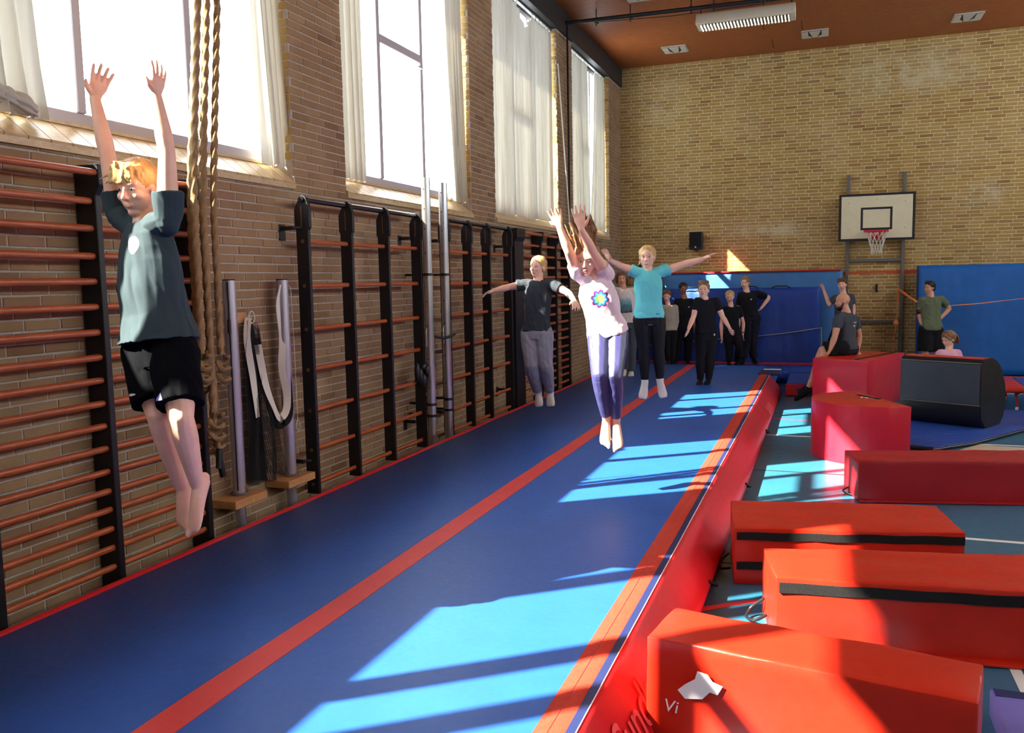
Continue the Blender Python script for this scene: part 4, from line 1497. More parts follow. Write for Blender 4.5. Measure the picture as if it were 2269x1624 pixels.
# joints of the people, in metres
PEOPLE = {
 'boy': dict(head=(1.172,3.093,2.355), neck=(1.189,3.115,2.203), shL=(0.996,3.155,2.243), shR=(1.361,3.072,2.202), elL=(0.959,3.149,2.511), elR=(1.381,3.069,2.500), wrL=(0.910,3.140,2.792), wrR=(1.346,3.061,2.750), tipL=(0.965,3.155,2.937), tipR=(1.356,3.075,2.837), hipL=(1.146,3.099,1.606), hipR=(1.373,3.054,1.609), knL=(1.309,2.998,1.314), knR=(1.491,2.938,1.319), anL=(1.309,3.110,0.959), anR=(1.449,3.058,0.994), toL=(1.333,3.038,0.802), toR=(1.452,2.974,0.796), face=(0.100,-0.965,-0.242), up=(0.025,-0.241,0.970)),
 'wgirl': dict(head=(2.537,5.937,2.049), neck=(2.565,6.007,1.909), shL=(2.462,5.972,1.944), shR=(2.657,6.044,1.933), elL=(2.437,5.820,2.104), elR=(2.605,5.859,2.088), wrL=(2.388,5.766,2.269), wrR=(2.559,5.720,2.248), tipL=(2.350,5.765,2.391), tipR=(2.530,5.728,2.423), hipL=(2.590,6.079,1.500), hipR=(2.710,6.123,1.498), knL=(2.638,5.882,1.205), knR=(2.743,5.919,1.184), anL=(2.652,6.032,0.861), anR=(2.722,6.057,0.849), toL=(2.663,5.943,0.694), toR=(2.757,5.975,0.663), face=(0.052,-0.926,-0.375), up=(0.021,-0.374,0.927)),
 'ggirl': dict(head=(1.110,9.074,2.047), neck=(1.122,9.062,1.894), shL=(0.964,9.063,1.856), shR=(1.289,9.054,1.846), elL=(0.794,8.986,1.829), elR=(1.487,8.989,1.759), wrL=(0.650,8.875,1.792), wrR=(1.605,8.831,1.677), tipL=(0.550,8.834,1.759), tipR=(1.658,8.747,1.606), hipL=(1.036,8.998,1.305), hipR=(1.195,8.992,1.306), knL=(1.079,8.887,0.936), knR=(1.236,8.946,0.933), anL=(1.070,9.139,0.616), anR=(1.197,9.186,0.613), toL=(1.095,9.057,0.470), toR=(1.221,9.104,0.468), face=(-0.284,-0.959,0.000), up=(0.067,-0.020,0.998)),
 'tgirl': dict(head=(2.371,9.014,2.118), neck=(2.378,9.002,1.984), shL=(2.260,8.956,1.967), shR=(2.519,9.052,1.966), elL=(2.100,8.904,2.037), elR=(2.735,9.140,2.039), wrL=(2.023,8.775,2.095), wrR=(2.929,9.218,2.093), tipL=(1.991,8.749,2.166), tipR=(3.037,9.265,2.153), hipL=(2.328,8.927,1.470), hipR=(2.478,8.982,1.467), knL=(2.357,8.901,1.132), knR=(2.502,8.955,1.129), anL=(2.366,8.897,0.772), anR=(2.521,8.956,0.784), toL=(2.356,8.846,0.627), toR=(2.565,8.923,0.623), face=(0.090,-0.996,0.000), up=(0.000,0.000,1.000)),
 'black_jump': dict(head=(2.458,12.891,1.704), neck=(2.480,12.884,1.562), shL=(2.372,12.841,1.537), shR=(2.639,12.940,1.532), elL=(2.332,12.748,1.311), elR=(2.738,12.898,1.303), wrL=(2.288,12.553,1.147), wrR=(2.845,12.761,1.162), tipL=(2.283,12.456,1.066), tipR=(2.893,12.684,1.080), hipL=(2.445,12.812,1.023), hipR=(2.572,12.859,1.020), knL=(2.432,12.771,0.692), knR=(2.572,12.823,0.690), anL=(2.437,12.738,0.368), anR=(2.552,12.780,0.366), toL=(2.441,12.563,0.328), toR=(2.536,12.598,0.326), face=(-0.009,-0.996,0.087), up=(0.001,0.087,0.996)),
 'wlong': dict(head=(1.009,13.770,1.896), neck=(1.033,13.761,1.731), shL=(0.921,13.715,1.696), shR=(1.188,13.814,1.691), elL=(0.872,13.724,1.450), elR=(1.217,13.851,1.443), wrL=(0.948,13.621,1.229), wrR=(1.214,13.719,1.224), tipL=(0.967,13.670,1.122), tipR=(1.191,13.753,1.118), hipL=(1.022,13.693,1.151), hipR=(1.163,13.745,1.148), knL=(1.084,13.681,0.822), knR=(1.183,13.717,0.820), anL=(1.078,13.633,0.405), anR=(1.184,13.669,0.373), toL=(1.082,13.446,0.350), toR=(1.208,13.488,0.304), face=(0.222,-0.973,-0.070), up=(0.016,-0.068,0.998)),
 'beige': dict(head=(1.284,16.439,1.546), neck=(1.320,16.432,1.353), shL=(1.222,16.391,1.320), shR=(1.445,16.474,1.316), elL=(1.193,16.405,1.056), elR=(1.466,16.507,1.059), wrL=(1.231,16.288,0.834), wrR=(1.437,16.362,0.803), tipL=(1.232,16.331,0.725), tipR=(1.414,16.396,0.704), hipL=(1.288,16.366,0.864), hipR=(1.403,16.409,0.862), knL=(1.309,16.342,0.566), knR=(1.408,16.378,0.564), anL=(1.339,16.322,0.286), anR=(1.413,16.350,0.284), toL=(1.351,16.151,0.250), toR=(1.425,16.179,0.249), face=(0.159,-0.913,-0.375), up=(0.064,-0.369,0.927)),
 'dark': dict(head=(1.523,16.974,1.675), neck=(1.552,16.964,1.477), shL=(1.409,16.905,1.426), shR=(1.680,17.005,1.421), elL=(1.355,16.911,1.174), elR=(1.736,17.052,1.166), wrL=(1.401,16.796,0.945), wrR=(1.746,16.924,0.939), tipL=(1.403,16.838,0.835), tipR=(1.724,16.957,0.828), hipL=(1.487,16.874,0.878), hipR=(1.630,16.927,0.875), knL=(1.442,16.823,0.565), knR=(1.636,16.895,0.561), anL=(1.405,16.776,0.252), anR=(1.633,16.860,0.248), toL=(1.407,16.601,0.215), toR=(1.675,16.700,0.210), face=(0.275,-0.910,-0.309), up=(0.089,-0.296,0.951)),
 'blond': dict(head=(2.467,16.589,1.512), neck=(2.495,16.579,1.322), shL=(2.374,16.529,1.282), shR=(2.633,16.625,1.277), elL=(2.316,16.530,0.996), elR=(2.715,16.679,1.005), wrL=(2.340,16.406,0.761), wrR=(2.719,16.552,0.805), tipL=(2.345,16.448,0.637), tipR=(2.717,16.592,0.690), hipL=(2.447,16.507,0.824), hipR=(2.593,16.560,0.821), knL=(2.477,16.484,0.514), knR=(2.666,16.430,0.555), anL=(2.481,16.459,0.273), anR=(2.619,16.598,0.288), toL=(2.506,16.293,0.238), toR=(2.631,16.383,0.240), face=(-0.004,-0.970,-0.242), up=(-0.001,-0.242,0.970)),
 'tall': dict(head=(2.709,17.059,1.771), neck=(2.746,17.053,1.586), shL=(2.639,17.008,1.535), shR=(2.936,17.120,1.556), elL=(2.589,17.012,1.253), elR=(3.146,17.318,1.478), wrL=(2.619,16.894,1.047), wrR=(3.023,17.145,1.290), tipL=(2.625,16.937,0.939), tipR=(2.959,17.092,1.213), hipL=(2.738,16.997,1.103), hipR=(2.895,17.055,1.091), knL=(2.762,16.959,0.672), knR=(2.869,16.999,0.670), anL=(2.702,16.898,0.314), anR=(2.892,16.968,0.310), toL=(2.685,16.714,0.260), toR=(2.938,16.810,0.273), face=(-0.259,-0.956,-0.139), up=(-0.036,-0.134,0.990)),
 'boyb': dict(head=(4.469,16.600,1.713), neck=(4.495,16.590,1.531), shL=(4.364,16.535,1.476), shR=(4.628,16.635,1.487), elL=(4.259,16.590,1.351), elR=(4.672,16.681,1.271), wrL=(4.161,16.741,1.599), wrR=(4.658,16.601,1.075), tipL=(4.119,16.793,1.725), tipR=(4.637,16.582,0.977), hipL=(4.436,16.502,0.924), hipR=(4.576,16.553,0.913), knL=(4.331,16.270,0.626), knR=(4.536,16.500,0.568), anL=(4.371,16.405,0.259), anR=(4.542,16.465,0.222), toL=(4.339,16.228,0.218), toR=(4.524,16.293,0.182), face=(-0.227,-0.973,-0.035), up=(-0.008,-0.034,0.999)),
 'bald': dict(head=(4.415,13.528,1.498), neck=(4.475,13.533,1.336), shL=(4.366,13.355,1.250), shR=(4.596,13.726,1.218), elL=(4.320,13.278,0.994), elR=(4.671,13.726,0.958), wrL=(4.261,13.235,0.803), wrR=(4.642,13.659,0.744), tipL=(4.225,13.245,0.721), tipR=(4.635,13.629,0.685), hipL=(4.426,13.404,0.811), hipR=(4.545,13.627,0.773), knL=(4.149,13.351,0.772), knR=(4.175,13.292,0.736), anL=(3.992,13.292,0.278), anR=(3.957,13.196,0.207), toL=(3.797,13.207,0.160), toR=(3.750,13.107,0.091), face=(-0.952,-0.289,-0.105), up=(-0.100,-0.030,0.995)),
 'green': dict(head=(5.914,16.642,1.633), neck=(5.939,16.634,1.473), shL=(5.797,16.575,1.412), shR=(6.121,16.696,1.422), elL=(5.757,16.624,1.210), elR=(6.266,16.839,1.255), wrL=(5.782,16.527,1.029), wrR=(6.097,16.650,1.079), tipL=(5.813,16.530,0.949), tipR=(5.991,16.613,1.105), hipL=(5.874,16.548,0.900), hipR=(6.033,16.605,0.888), knL=(5.866,16.503,0.516), knR=(6.047,16.569,0.505), anL=(5.865,16.461,0.133), anR=(6.054,16.529,0.113), toL=(5.811,16.264,0.090), toR=(6.035,16.345,0.069), face=(-0.695,-0.718,-0.035), up=(-0.024,-0.025,0.999)),
 'pink': dict(head=(5.860,13.596,0.934), neck=(5.875,13.585,0.778), shL=(5.759,13.538,0.741), shR=(5.993,13.624,0.736), elL=(5.726,13.502,0.527), elR=(6.046,13.620,0.520), wrL=(5.734,13.328,0.382), wrR=(5.989,13.423,0.377), tipL=(5.753,13.274,0.311), tipR=(5.959,13.350,0.307), hipL=(5.823,13.513,0.297), hipR=(5.945,13.558,0.294), knL=(5.761,13.210,0.184), knR=(5.953,13.281,0.180), anL=(5.844,13.618,0.205), anR=(5.955,13.659,0.203), toL=(5.861,13.747,0.148), toR=(5.974,13.789,0.146), face=(-0.720,-0.622,-0.309), up=(-0.234,-0.202,0.951)),
}

# ------------------------------------------------------------------ people
def skin_material(name, col, lip=None):
    t = NT(name)
    co = t.coord()
    f = t.noise(14, 3, 0.6, co)
    d = tuple(c * 0.93 for c in col[:3]) + (1,)
    e = tuple(min(1, c * 1.06) for c in col[:3]) + (1,)
    t.l(t.ramp(f, [(0.3, d), (0.7, e)]), t.b.inputs['Base Color'])
    t.b.inputs['Roughness'].default_value = 0.5
    t.b.inputs['Subsurface Weight'].default_value = 0.12
    t.b.inputs['Subsurface Radius'].default_value = (0.02, 0.008, 0.004)
    t.b.inputs['Subsurface Scale'].default_value = 0.6
    return t.m


def cloth(name, col, rough=0.85, var=0.06, fine=220, spec=0.2, bump=0.25):
    return mat(name, col, rough, spec, var=var, vscale=5, bump=bump, bscale=fine, bdist=0.003)


M['skin_fair'] = skin_material('skin_fair', rgb(232, 182, 158))
M['skin_tan'] = skin_material('skin_tan', rgb(206, 150, 120))
M['skin_brown'] = skin_material('skin_brown', rgb(150, 98, 72))
M['lip'] = mat('lip', rgb(196, 98, 98), 0.4)
M['mouth'] = mat('mouth', rgb(70, 22, 24), 0.6)
M['eye'] = mat('eye_white', rgb(196, 186, 180), 0.25)
M['iris'] = mat('iris', rgb(44, 48, 56), 0.2)


def hairm(name, col):
    return mat(name, col, 0.5, 0.4, var=0.35, vscale=24, bump=0.7, bscale=90, stretch=(1, 1, 0.25))


H_BLOND = hairm('hair_blond', rgb(192, 154, 98))
H_PALE = hairm('hair_pale_blond', rgb(196, 160, 104))
H_BROWN = hairm('hair_brown', rgb(96, 70, 50))
H_LBROWN = hairm('hair_light_brown', rgb(134, 100, 70))
H_DARK = hairm('hair_dark', rgb(38, 28, 26))


class Body:
    def __init__(s, name, J, label, group, S, vox, skin='skin_fair', flip=1, head_h=0.225, bare=True, cat='person', hands=(0, 0)):
        s.J = {k: Vector(v) for k, v in J.items()}
        s.S, s.vox, s.skin, s.hh = S, vox, skin, head_h
        j = s.J
        s.P0 = (j['hipL'] + j['hipR']) / 2
        s.P1 = j['neck']
        base = Vector((s.P0.x, s.P0.y, min(j['toL'].z, j['toR'].z)))
        s.o = base
        s.root = root('person', base, label, cat, group)
        s.up = (s.P1 - s.P0).normalized()
        s.sh = (j['shR'] - j['shL']).normalized()
        s.sp = (j['hipR'] - j['hipL']).normalized()
        s.front = s.sh.cross(s.up).normalized() * flip
        s.f, s.hu = j['face'].normalized(), j['up'].normalized()
        s.hs = s.f.cross(s.hu).normalized()
        s.hu = s.hs.cross(s.f).normalized()

    # ---- basics
    def make(s, name, b, m, vox=None, smooth=4, fold=None, parent=None, keep=False):
        """Union of overlapping volumes -> one continuous skin."""
        vox = vox or s.vox
        me = b.mesh('raw', [])
        o = bpy.data.objects.new('raw', me)
        COL.objects.link(o)
        r = o.modifiers.new('r', 'REMESH')
        r.mode = 'VOXEL'
        r.voxel_size = vox
        if smooth:
            k = o.modifiers.new('s', 'SMOOTH')
            k.factor = 0.5
            k.iterations = smooth
        dg = bpy.context.evaluated_depsgraph_get()
        out = bpy.data.meshes.new_from_object(o.evaluated_get(dg))
        bpy.data.objects.remove(o)
        bpy.data.meshes.remove(me)
        out.name = name
        if fold:
            amp, fx, fz, sd = fold
            cs = [v.co.copy() for v in out.vertices]
            ns = [v.normal.copy() for v in out.vertices]
            for v, c, n in zip(out.vertices, cs, ns):
                q = Vector(((c.x + c.z * 0.35) * fx + sd, c.y * fx, c.z * fz))
                d = noise.noise(q) + 0.5 * noise.noise(q * 2.3)
                d = abs(d) * 2 - 0.45
                v.co = c + n * (amp * d)
        out.transform(Matrix.Translation(-s.o))
        out.materials.clear()
        for x in (m if isinstance(m, list) else [m]):
            out.materials.append(x)
        out.polygons.foreach_set('use_smooth', [True] * len(out.polygons))
        p = parent or s.root
        return inst(name, out, p)

    def plain(s, name, b, m, parent=None):
        b.v = [tuple(Vector(v) - s.o) for v in b.v]
        return b.build(name, m, parent or s.root, smooth=180)

    def spine(s, t):
        c = s.P0 + (s.P1 - s.P0) * t
        k = min(1, max(0, t))
        side = (s.sp.lerp(s.sh, k))
        side = (side - s.up * side.dot(s.up)).normalized()
        fr = side.cross(s.up).normalized()
        # slight natural curve of the back
        return c, side, fr

    TT = [(-0.14, 0.046, 0.042), (-0.06, 0.088, 0.062), (0.05, 0.093, 0.064), (0.28, 0.076, 0.052), (0.52, 0.084, 0.058), (0.75, 0.092, 0.060), (0.90, 0.074, 0.050), (1.0, 0.036, 0.034)]

    def wd(s, t):
        T = s.TT
        if t <= T[0][0]:
            return T[0][1] * s.S, T[0][2] * s.S
        for a, b in zip(T, T[1:]):
            if t <= b[0]:
                k = (t - a[0]) / (b[0] - a[0])
                return (a[1] + (b[1] - a[1]) * k) * s.S, (a[2] + (b[2] - a[2]) * k) * s.S
        return T[-1][1] * s.S, T[-1][2] * s.S

    def ring(s, t, w, d, n=20, sq=0.85):
        c, side, fr = s.spine(t)
        out = []
        for i in range(n):
            a = 2 * PI * i / n
            ca, sa = math.cos(a), math.sin(a)
            out.append(c + side * (w * math.copysign(abs(ca) ** sq, ca)) + fr * (d * math.copysign(abs(sa) ** sq, sa)))
        return out

    def torso(s, b, t0, t1, add=0.0, hem=None, n=9):
        rings = []
        for i in range(n):
            t = t0 + (t1 - t0) * i / (n - 1)
            w, d = s.wd(max(t, -0.04) if add else t)
            if hem:
                k = max(0, 1 - (t - t0) / 0.7)
                w += hem * k
                d += hem * 0.8 * k
            rings.append(s.ring(t, w + add, d + add))
        b.loft(rings)

    def limb(s, b, pts, rad, flat=1.0, n=12):
        P_ = [Vector(p) for p in pts]
        Q, R_ = [], []
        for i in range(len(P_) - 1):
            k = 4
            for q in range(k):
                t = q / k
                Q.append(P_[i].lerp(P_[i + 1], t))
                R_.append(rad[i] + (rad[i + 1] - rad[i]) * t)
        Q.append(P_[-1])
        R_.append(rad[-1])
        b.tube(Q, R_, n, flat=flat)
        for p, r in zip(P_, rad):
            b.ball(p, r * 0.99, nu=10, nv=6)

    def arm_pts(s, k):
        j = s.J
        return j['sh' + k], j['el' + k], j['wr' + k], j['tip' + k]

    # ---- hand
    def hand(s, b, k, normal, curl=0.25, spread=0.14, thumb=1):
        j = s.J
        S = s.S
        w, tp = j['wr' + k], j['tip' + k]
        d = (tp - w)
        L = max(0.098 * S, min(d.length, 0.118 * S))
        d.normalize()
        nrm = Vector(normal)
        nrm = (nrm - d * nrm.dot(d))
        nrm = nrm.normalized() if nrm.length > 0.1 else d.orthogonal().normalized()
        sd = d.cross(nrm).normalized() * thumb
        rings = []
        for t, a, c in ((0, 0.017, 0.014), (0.15, 0.020, 0.013), (0.32, 0.0275, 0.0125), (0.46, 0.029, 0.0105), (0.50, 0.027, 0.008)):
            p = w + d * (L * t)
            rings.append([p + sd * (a * S * math.cos(2 * PI * i / 12)) + nrm * (c * S * math.sin(2 * PI * i / 12)) for i in range(12)])
        b.loft(rings)
        for i, (off, ln) in enumerate(((0.0215, 0.88), (0.0073, 1.0), (-0.0073, 0.94), (-0.021, 0.76))):
            p = w + d * (L * 0.45) + sd * (off * S)
            ang = spread * (1.5 - i)
            fd = (d + sd * math.tan(ang)).normalized()
            fl = L * 0.58 * ln
            pts, q = [p], p.copy()
            for m in range(3):
                a = curl * (m + 0.5)
                q = q + (fd * math.cos(a) + nrm * math.sin(a)) * (fl * (0.42, 0.32, 0.26)[m])
                pts.append(q)
            b.tube(pts, [0.0066 * S, 0.0062 * S, 0.0058 * S, 0.0052 * S], 8)
            b.ball(q, 0.0052 * S, nu=6, nv=4)
        p = w + d * (L * 0.12) + sd * (0.012 * S)
        q1 = p + (d * 0.55 + sd * 0.8 + nrm * 0.25).normalized() * (L * 0.24)
        q2 = q1 + (d * 0.9 + sd * 0.45 + nrm * 0.3).normalized() * (L * 0.2)
        b.tube([p, q1, q2], [0.010 * S, 0.0078 * S, 0.0055 * S], 8)
        b.ball(q2, 0.0055 * S, nu=6, nv=4)

    # ---- foot
    def foot(s, b, k, grow=0.0, toes=True):
        j = s.J
        S = s.S
        a, t, kn = j['an' + k], j['to' + k], j['kn' + k]
        ax = (t - a).normalized()
        L = max((t - a).length, 0.11 * S)
        sh = (a - kn).normalized()
        w = s.sp.copy()
        w = (w - ax * w.dot(ax)).normalized()
        dn = ax.cross(w).normalized()
        if dn.dot(sh) < 0:
            dn = -dn
        if ax.dot(sh) > 0.8:
            dn = (-s.front - ax * (-s.front).dot(ax)).normalized()
        heel = a - ax * (0.022 * S) + dn * (0.022 * S)
        rings = []
        for q, rw, rh, dd in ((-0.02, 0.014, 0.014, 0.026), (0.0, 0.021, 0.023, 0.022), (0.2, 0.022, 0.027, 0.016), (0.5, 0.026, 0.021, 0.018), (0.75, 0.030, 0.015, 0.022), (0.90, 0.028, 0.011, 0.024), (1.0, 0.020, 0.007, 0.025)):
            p = a + ax * (L * q - 0.015 * S * (1 - q)) + dn * (dd * S * (0.55 if ax.dot(sh) > 0.8 else 1))
            rings.append([p + w * ((rw * S + grow) * math.cos(2 * PI * i / 12)) + dn * ((rh * S + grow) * math.sin(2 * PI * i / 12)) for i in range(12)])
        b.loft(rings)
        b.ball(heel, 0.019 * S + grow, nu=10, nv=6)
        if toes:
            e = a + ax * (L * 0.90) + dn * (0.024 * S * (0.55 if ax.dot(sh) > 0.8 else 1))
            inner = -1 if k == 'R' else 1
            for i in range(5):
                p = e + w * (inner * (0.021 - 0.0105 * i) * S) - ax * (0.004 * i * S)
                r = (0.0095, 0.0068, 0.0065, 0.006, 0.0055)[i] * S
                b.tube([p, p + ax * (0.026 - 0.002 * i) * S], [r, r * 0.9], 8)
                b.ball(p + ax * (0.026 - 0.002 * i) * S, r * 0.9, nu=8, nv=5)

    # ---- head
    def H(s, x, y, z):
        h = s.hh
        return s.J['head'] + s.hs * (x * h) + s.f * (y * h) + s.hu * (z * h)

    def hb(s, b, c, r, nu=14, nv=10):
        m = Matrix((s.hs, s.f, s.hu)).transposed()
        h = s.hh
        b.ball(s.H(*c), (r[0] * h, r[1] * h, r[2] * h), rot=m, nu=nu, nv=nv)

    def head(s, b):
        h = s.hh
        s.hb(b, (0, -.06, .12), (.335, .41, .38), 20, 14)
        s.hb(b, (0, .07, -.14), (.265, .285, .33), 18, 12)
        s.hb(b, (0, .20, -.40), (.12, .12, .10))
        s.hb(b, (0, .10, -.30), (.21, .20, .14))
        for k in (-1, 1):
            s.hb(b, (k * .155, .21, -.10), (.11, .12, .10))
            s.hb(b, (k * .335, -.03, -.02), (.035, .08, .115))
            s.hb(b, (k * .045, .385, -.125), (.035, .045, .03), 8, 6)
            s.hb(b, (k * .13, .275, .125), (.12, .07, .04), 10, 6)
        b.tube([s.H(0, .31, .10), s.H(0, .375, -.02), s.H(0, .425, -.10)], [.032 * h, .036 * h, .046 * h], 8)
        s.hb(b, (0, .425, -.112), (.045, .05, .04), 8, 6)
        s.hb(b, (0, .335, -.25), (.10, .04, .06), 8, 6)
        r = 0.034 * s.S
        b.tube([s.J['neck'] - s.up * 0.04, s.J['neck'], s.J['neck'].lerp(s.H(0, -.10, -.30), .5), s.H(0, -.09, -.28), s.H(0, -.08, -.1)], [r * 1.25, r * 1.1, r, r, r], 14)

    def face(s, hair, mouth='closed', brows=True, eyes='open'):
        h = s.hh
        for k in (-1, 1):
            if eyes == 'open':
                b = MB()
                s.hb(b, (k * .135, .283, .03), (.055, .05, .030), 12, 8)
                e = s.plain('eye', b, M['eye'])
                b = MB()
                s.hb(b, (k * .13, .320, .03), (.030, .020, .027), 10, 6)
                s.plain('iris', b, M['iris'], e).location = (0, 0, 0)
            b = MB()
            b.tube([s.H(k * .06, .325, .115), s.H(k * .14, .318, .14), s.H(k * .22, .265, .115)], [.012 * h, .017 * h, .008 * h], 6)
            if brows:
                s.plain('eyebrow', b, hair)
        b = MB()
        if mouth == 'closed':
            b.tube([s.H(-.095, .325, -.25), s.H(-.03, .365, -.238), s.H(.03, .365, -.238), s.H(.095, .325, -.25)], [.008 * h, .018 * h, .018 * h, .008 * h], 6)
            b.tube([s.H(-.08, .328, -.262), s.H(0, .366, -.278), s.H(.08, .328, -.262)], [.008 * h, .022 * h, .008 * h], 6)
            s.plain('lips', b, M['lip'])
        else:
            o = {'open': (.075, .065), 'o': (.04, .045), 'part': (.07, .03)}[mouth]
            b.tube([s.H(o[0] * math.cos(a), .355 - .03 * abs(math.cos(a)), -.265 + o[1] * math.sin(a)) for a in [i * PI / 8 for i in range(17)]], .019 * h, 6)
            lo = s.plain('lips', b, M['lip'])
            b = MB()
            s.hb(b, (0, .335, -.265), (o[0], .028, o[1]), 12, 6)
            s.plain('open_mouth', b, M['mouth'], lo)

    def cap(s, b, drop=0.0, big=1.0, tie=(0, -.47, .12), comb=30):
        s.hb(b, (0, -.105, .185 - drop), (.385 * big, .415 * big, .385 * big), 20, 14)
        s.hb(b, (0, -.20, .00 - drop), (.35 * big, .31 * big, .37 * big), 18, 12)
        # locks combed from the hairline to the back of the head
        C0 = Vector((0, -.09, .14))
        R0 = Vector((.385, .44, .40)) * big
        T = Vector(tie) - C0
        T = Vector((T.x / R0.x, T.y / R0.y, T.z / R0.z)).normalized()
        for i in range(comb):
            a = -1.95 + 3.9 * i / (comb - 1)
            st_ = Vector((math.sin(a) * .93, .78 * math.cos(a * .62) - .10, .22 + .42 * math.cos(a * .8))).normalized()
            pts = []
            for k in range(7):
                t = k / 6 * .92
                q = st_.lerp(T, t).normalized()
                q = q + Vector((0, 0, .12 * math.sin(PI * t))) * (1 - abs(math.sin(a)) * .5)
                q.normalize()
                pts.append(s.H(C0.x + q.x * R0.x, C0.y + q.y * R0.y, C0.z + q.z * R0.z))
            h = s.hh * (.030 + .008 * math.sin(i * 2.7))
            b.tube(pts, [h * .5, h, h, h, h, h, h * .8], 6)

    # ---- whole body
    def body(s, nl=None, nr=None, curl=0.25, spread=0.12, feet=True, thumbs=(1, -1), toes=True):
        b = MB()
        j, S = s.J, s.S
        s.torso(b, -0.14, 1.0, -0.006)
        for k in 'LR':
            sh, el, wr, tp = s.arm_pts(k)
            n0 = s.P1.lerp(sh, 0.3) - s.up * 0.034 * S
            s.limb(b, [n0, sh], [0.034 * S, 0.034 * S])
            s.limb(b, [sh, sh.lerp(el, .45), el, el.lerp(wr, .3), wr], [0.035 * S, 0.031 * S, 0.0245 * S, 0.026 * S, 0.0165 * S])
            hp, kn, an = j['hip' + k], j['kn' + k], j['an' + k]
            s.limb(b, [hp, hp.lerp(kn, .4), kn, kn.lerp(an, .28), an], [0.060 * S, 0.054 * S, 0.036 * S, 0.037 * S, 0.0215 * S])
            nrm = (nl if k == 'L' else nr) or (s.front if True else None)
            s.hand(b, k, nrm, curl, spread, thumbs[0] if k == 'L' else thumbs[1])
            s.foot(b, k, toes=toes)
        s.head(b)
        s.make('body', b, M[s.skin], smooth=3)

    def shirt(s, m, t0=-0.05, add=0.012, hem=0.02, sleeve=0.5, sl=0.012, fold=(0.006, 9, 5, 0), name='shirt', tn=0.985, flare=0.0):
        b = MB()
        S = s.S
        s.torso(b, t0, tn, add, hem, 10)
        for k in 'LR':
            sh, el, wr, tp = s.arm_pts(k)
            n0 = s.P1.lerp(sh, 0.18) - s.up * 0.028 * S
            s.limb(b, [n0, sh], [0.038 * S + add * .5, 0.036 * S + sl * .6])
            if sleeve <= 1:
                e = sh.lerp(el, sleeve)
                b.tube([sh, sh.lerp(e, .5), e], [0.035 * S + sl * .6, 0.034 * S + sl * .8, 0.031 * S + sl * .8 + flare], 14)
            else:
                e = wr.lerp(el, 0.04)
                s.limb(b, [sh, sh.lerp(el, .5), el, el.lerp(wr, .5), e], [0.036 * S + sl, 0.034 * S + sl, 0.029 * S + sl, 0.027 * S + sl, 0.020 * S + sl * .8])
        return s.make(name, b, m, smooth=3, fold=fold)

    def legs(s, m, ease=0.012, length=1.0, fold=(0.005, 8, 5, 3), name='trousers', flare=0.0, top=0.14, loose=0.0):
        """length 1 = to the ankle, below 0.5 = shorts."""
        b = MB()
        S, j = s.S, s.J
        s.torso(b, -0.13, top, ease, None, 6)
        for k in 'LR':
            hp, kn, an = j['hip' + k], j['kn' + k], j['an' + k]
            if length > 0.5:
                e = kn.lerp(an, (length - .5) * 2)
                s.limb(b, [hp, hp.lerp(kn, .4), kn, kn.lerp(an, .3)], [0.062 * S + ease, 0.055 * S + ease, 0.038 * S + ease, 0.038 * S + ease])
                p = kn.lerp(an, .3)
                b.tube([p, p.lerp(e, .5), e], [0.038 * S + ease, 0.031 * S + ease + flare * .5, 0.023 * S + ease + flare], 14)
            else:
                e = hp.lerp(kn, length * 2)
                b.tube([hp, hp.lerp(e, .5), e], [0.062 * S + ease, 0.060 * S + ease + loose * .6, 0.056 * S + ease + loose], 16)
                b.ball(hp, 0.062 * S + ease)
        return s.make(name, b, m, smooth=3, fold=fold)

    def socks(s, m, top=0.12, name='sock', shoe=False):
        for k in 'LR':
            b = MB()
            kn, an = s.J['kn' + k], s.J['an' + k]
            s.foot(b, k, 0.006 if not shoe else 0.012, toes=False)
            e = an.lerp(kn, top)
            b.tube([e, an.lerp(kn, 0.02), an + (an - kn).normalized() * 0.01], [0.0255 * s.S + 0.003, 0.0225 * s.S + 0.004, 0.022 * s.S + .004], 12)
            s.make(name, b, m, smooth=2)

    def strands(s, b, n, fn, r=0.005, seg=6, seed=1):
        rr = random.Random(seed)
        for i in range(n):
            pts, rad = fn(i, rr)
            b.tube(pts, rad, 5)

    def hair(s, b, m, fold=(0.003, 40, 12, 0), vox=None, extra=None, name='hair'):
        o = s.make(name, b, m, vox=vox, smooth=1, fold=fold)
        if extra:
            s.plain('loose_strands', extra, m, o).location = (0, 0, 0)
        return o


def printed(name, base, mask, spec=0.2):
    """Cloth with a flat print. mask(t, local position output, base colour) -> colour socket."""
    t = NT(name)
    tc = t.n('ShaderNodeTexCoord')
    c = mask(t, tc.outputs['Object'], base)
    t.l(c, t.b.inputs['Base Color'])
    t.b.inputs['Roughness'].default_value = 0.85
    t.b.inputs['Specular IOR Level'].default_value = spec
    t.bump(t.noise(200, 3, 0.6, tc.outputs['Object']), 0.2, 0.003)
    return t.m


def local_uv(t, pos, c, ux, uy):
    """Two plane coordinates around point c (local space), along ux and uy."""
    s = t.n('ShaderNodeVectorMath', operation='SUBTRACT')
    t.l(pos, s.inputs[0])
    s.inputs[1].default_value = tuple(c)
    out = []
    for d in (ux, uy):
        q = t.n('ShaderNodeVectorMath', operation='DOT_PRODUCT')
        t.l(s.outputs[0], q.inputs[0])
        q.inputs[1].default_value = tuple(d)
        out.append(q.outputs['Value'])
    return out


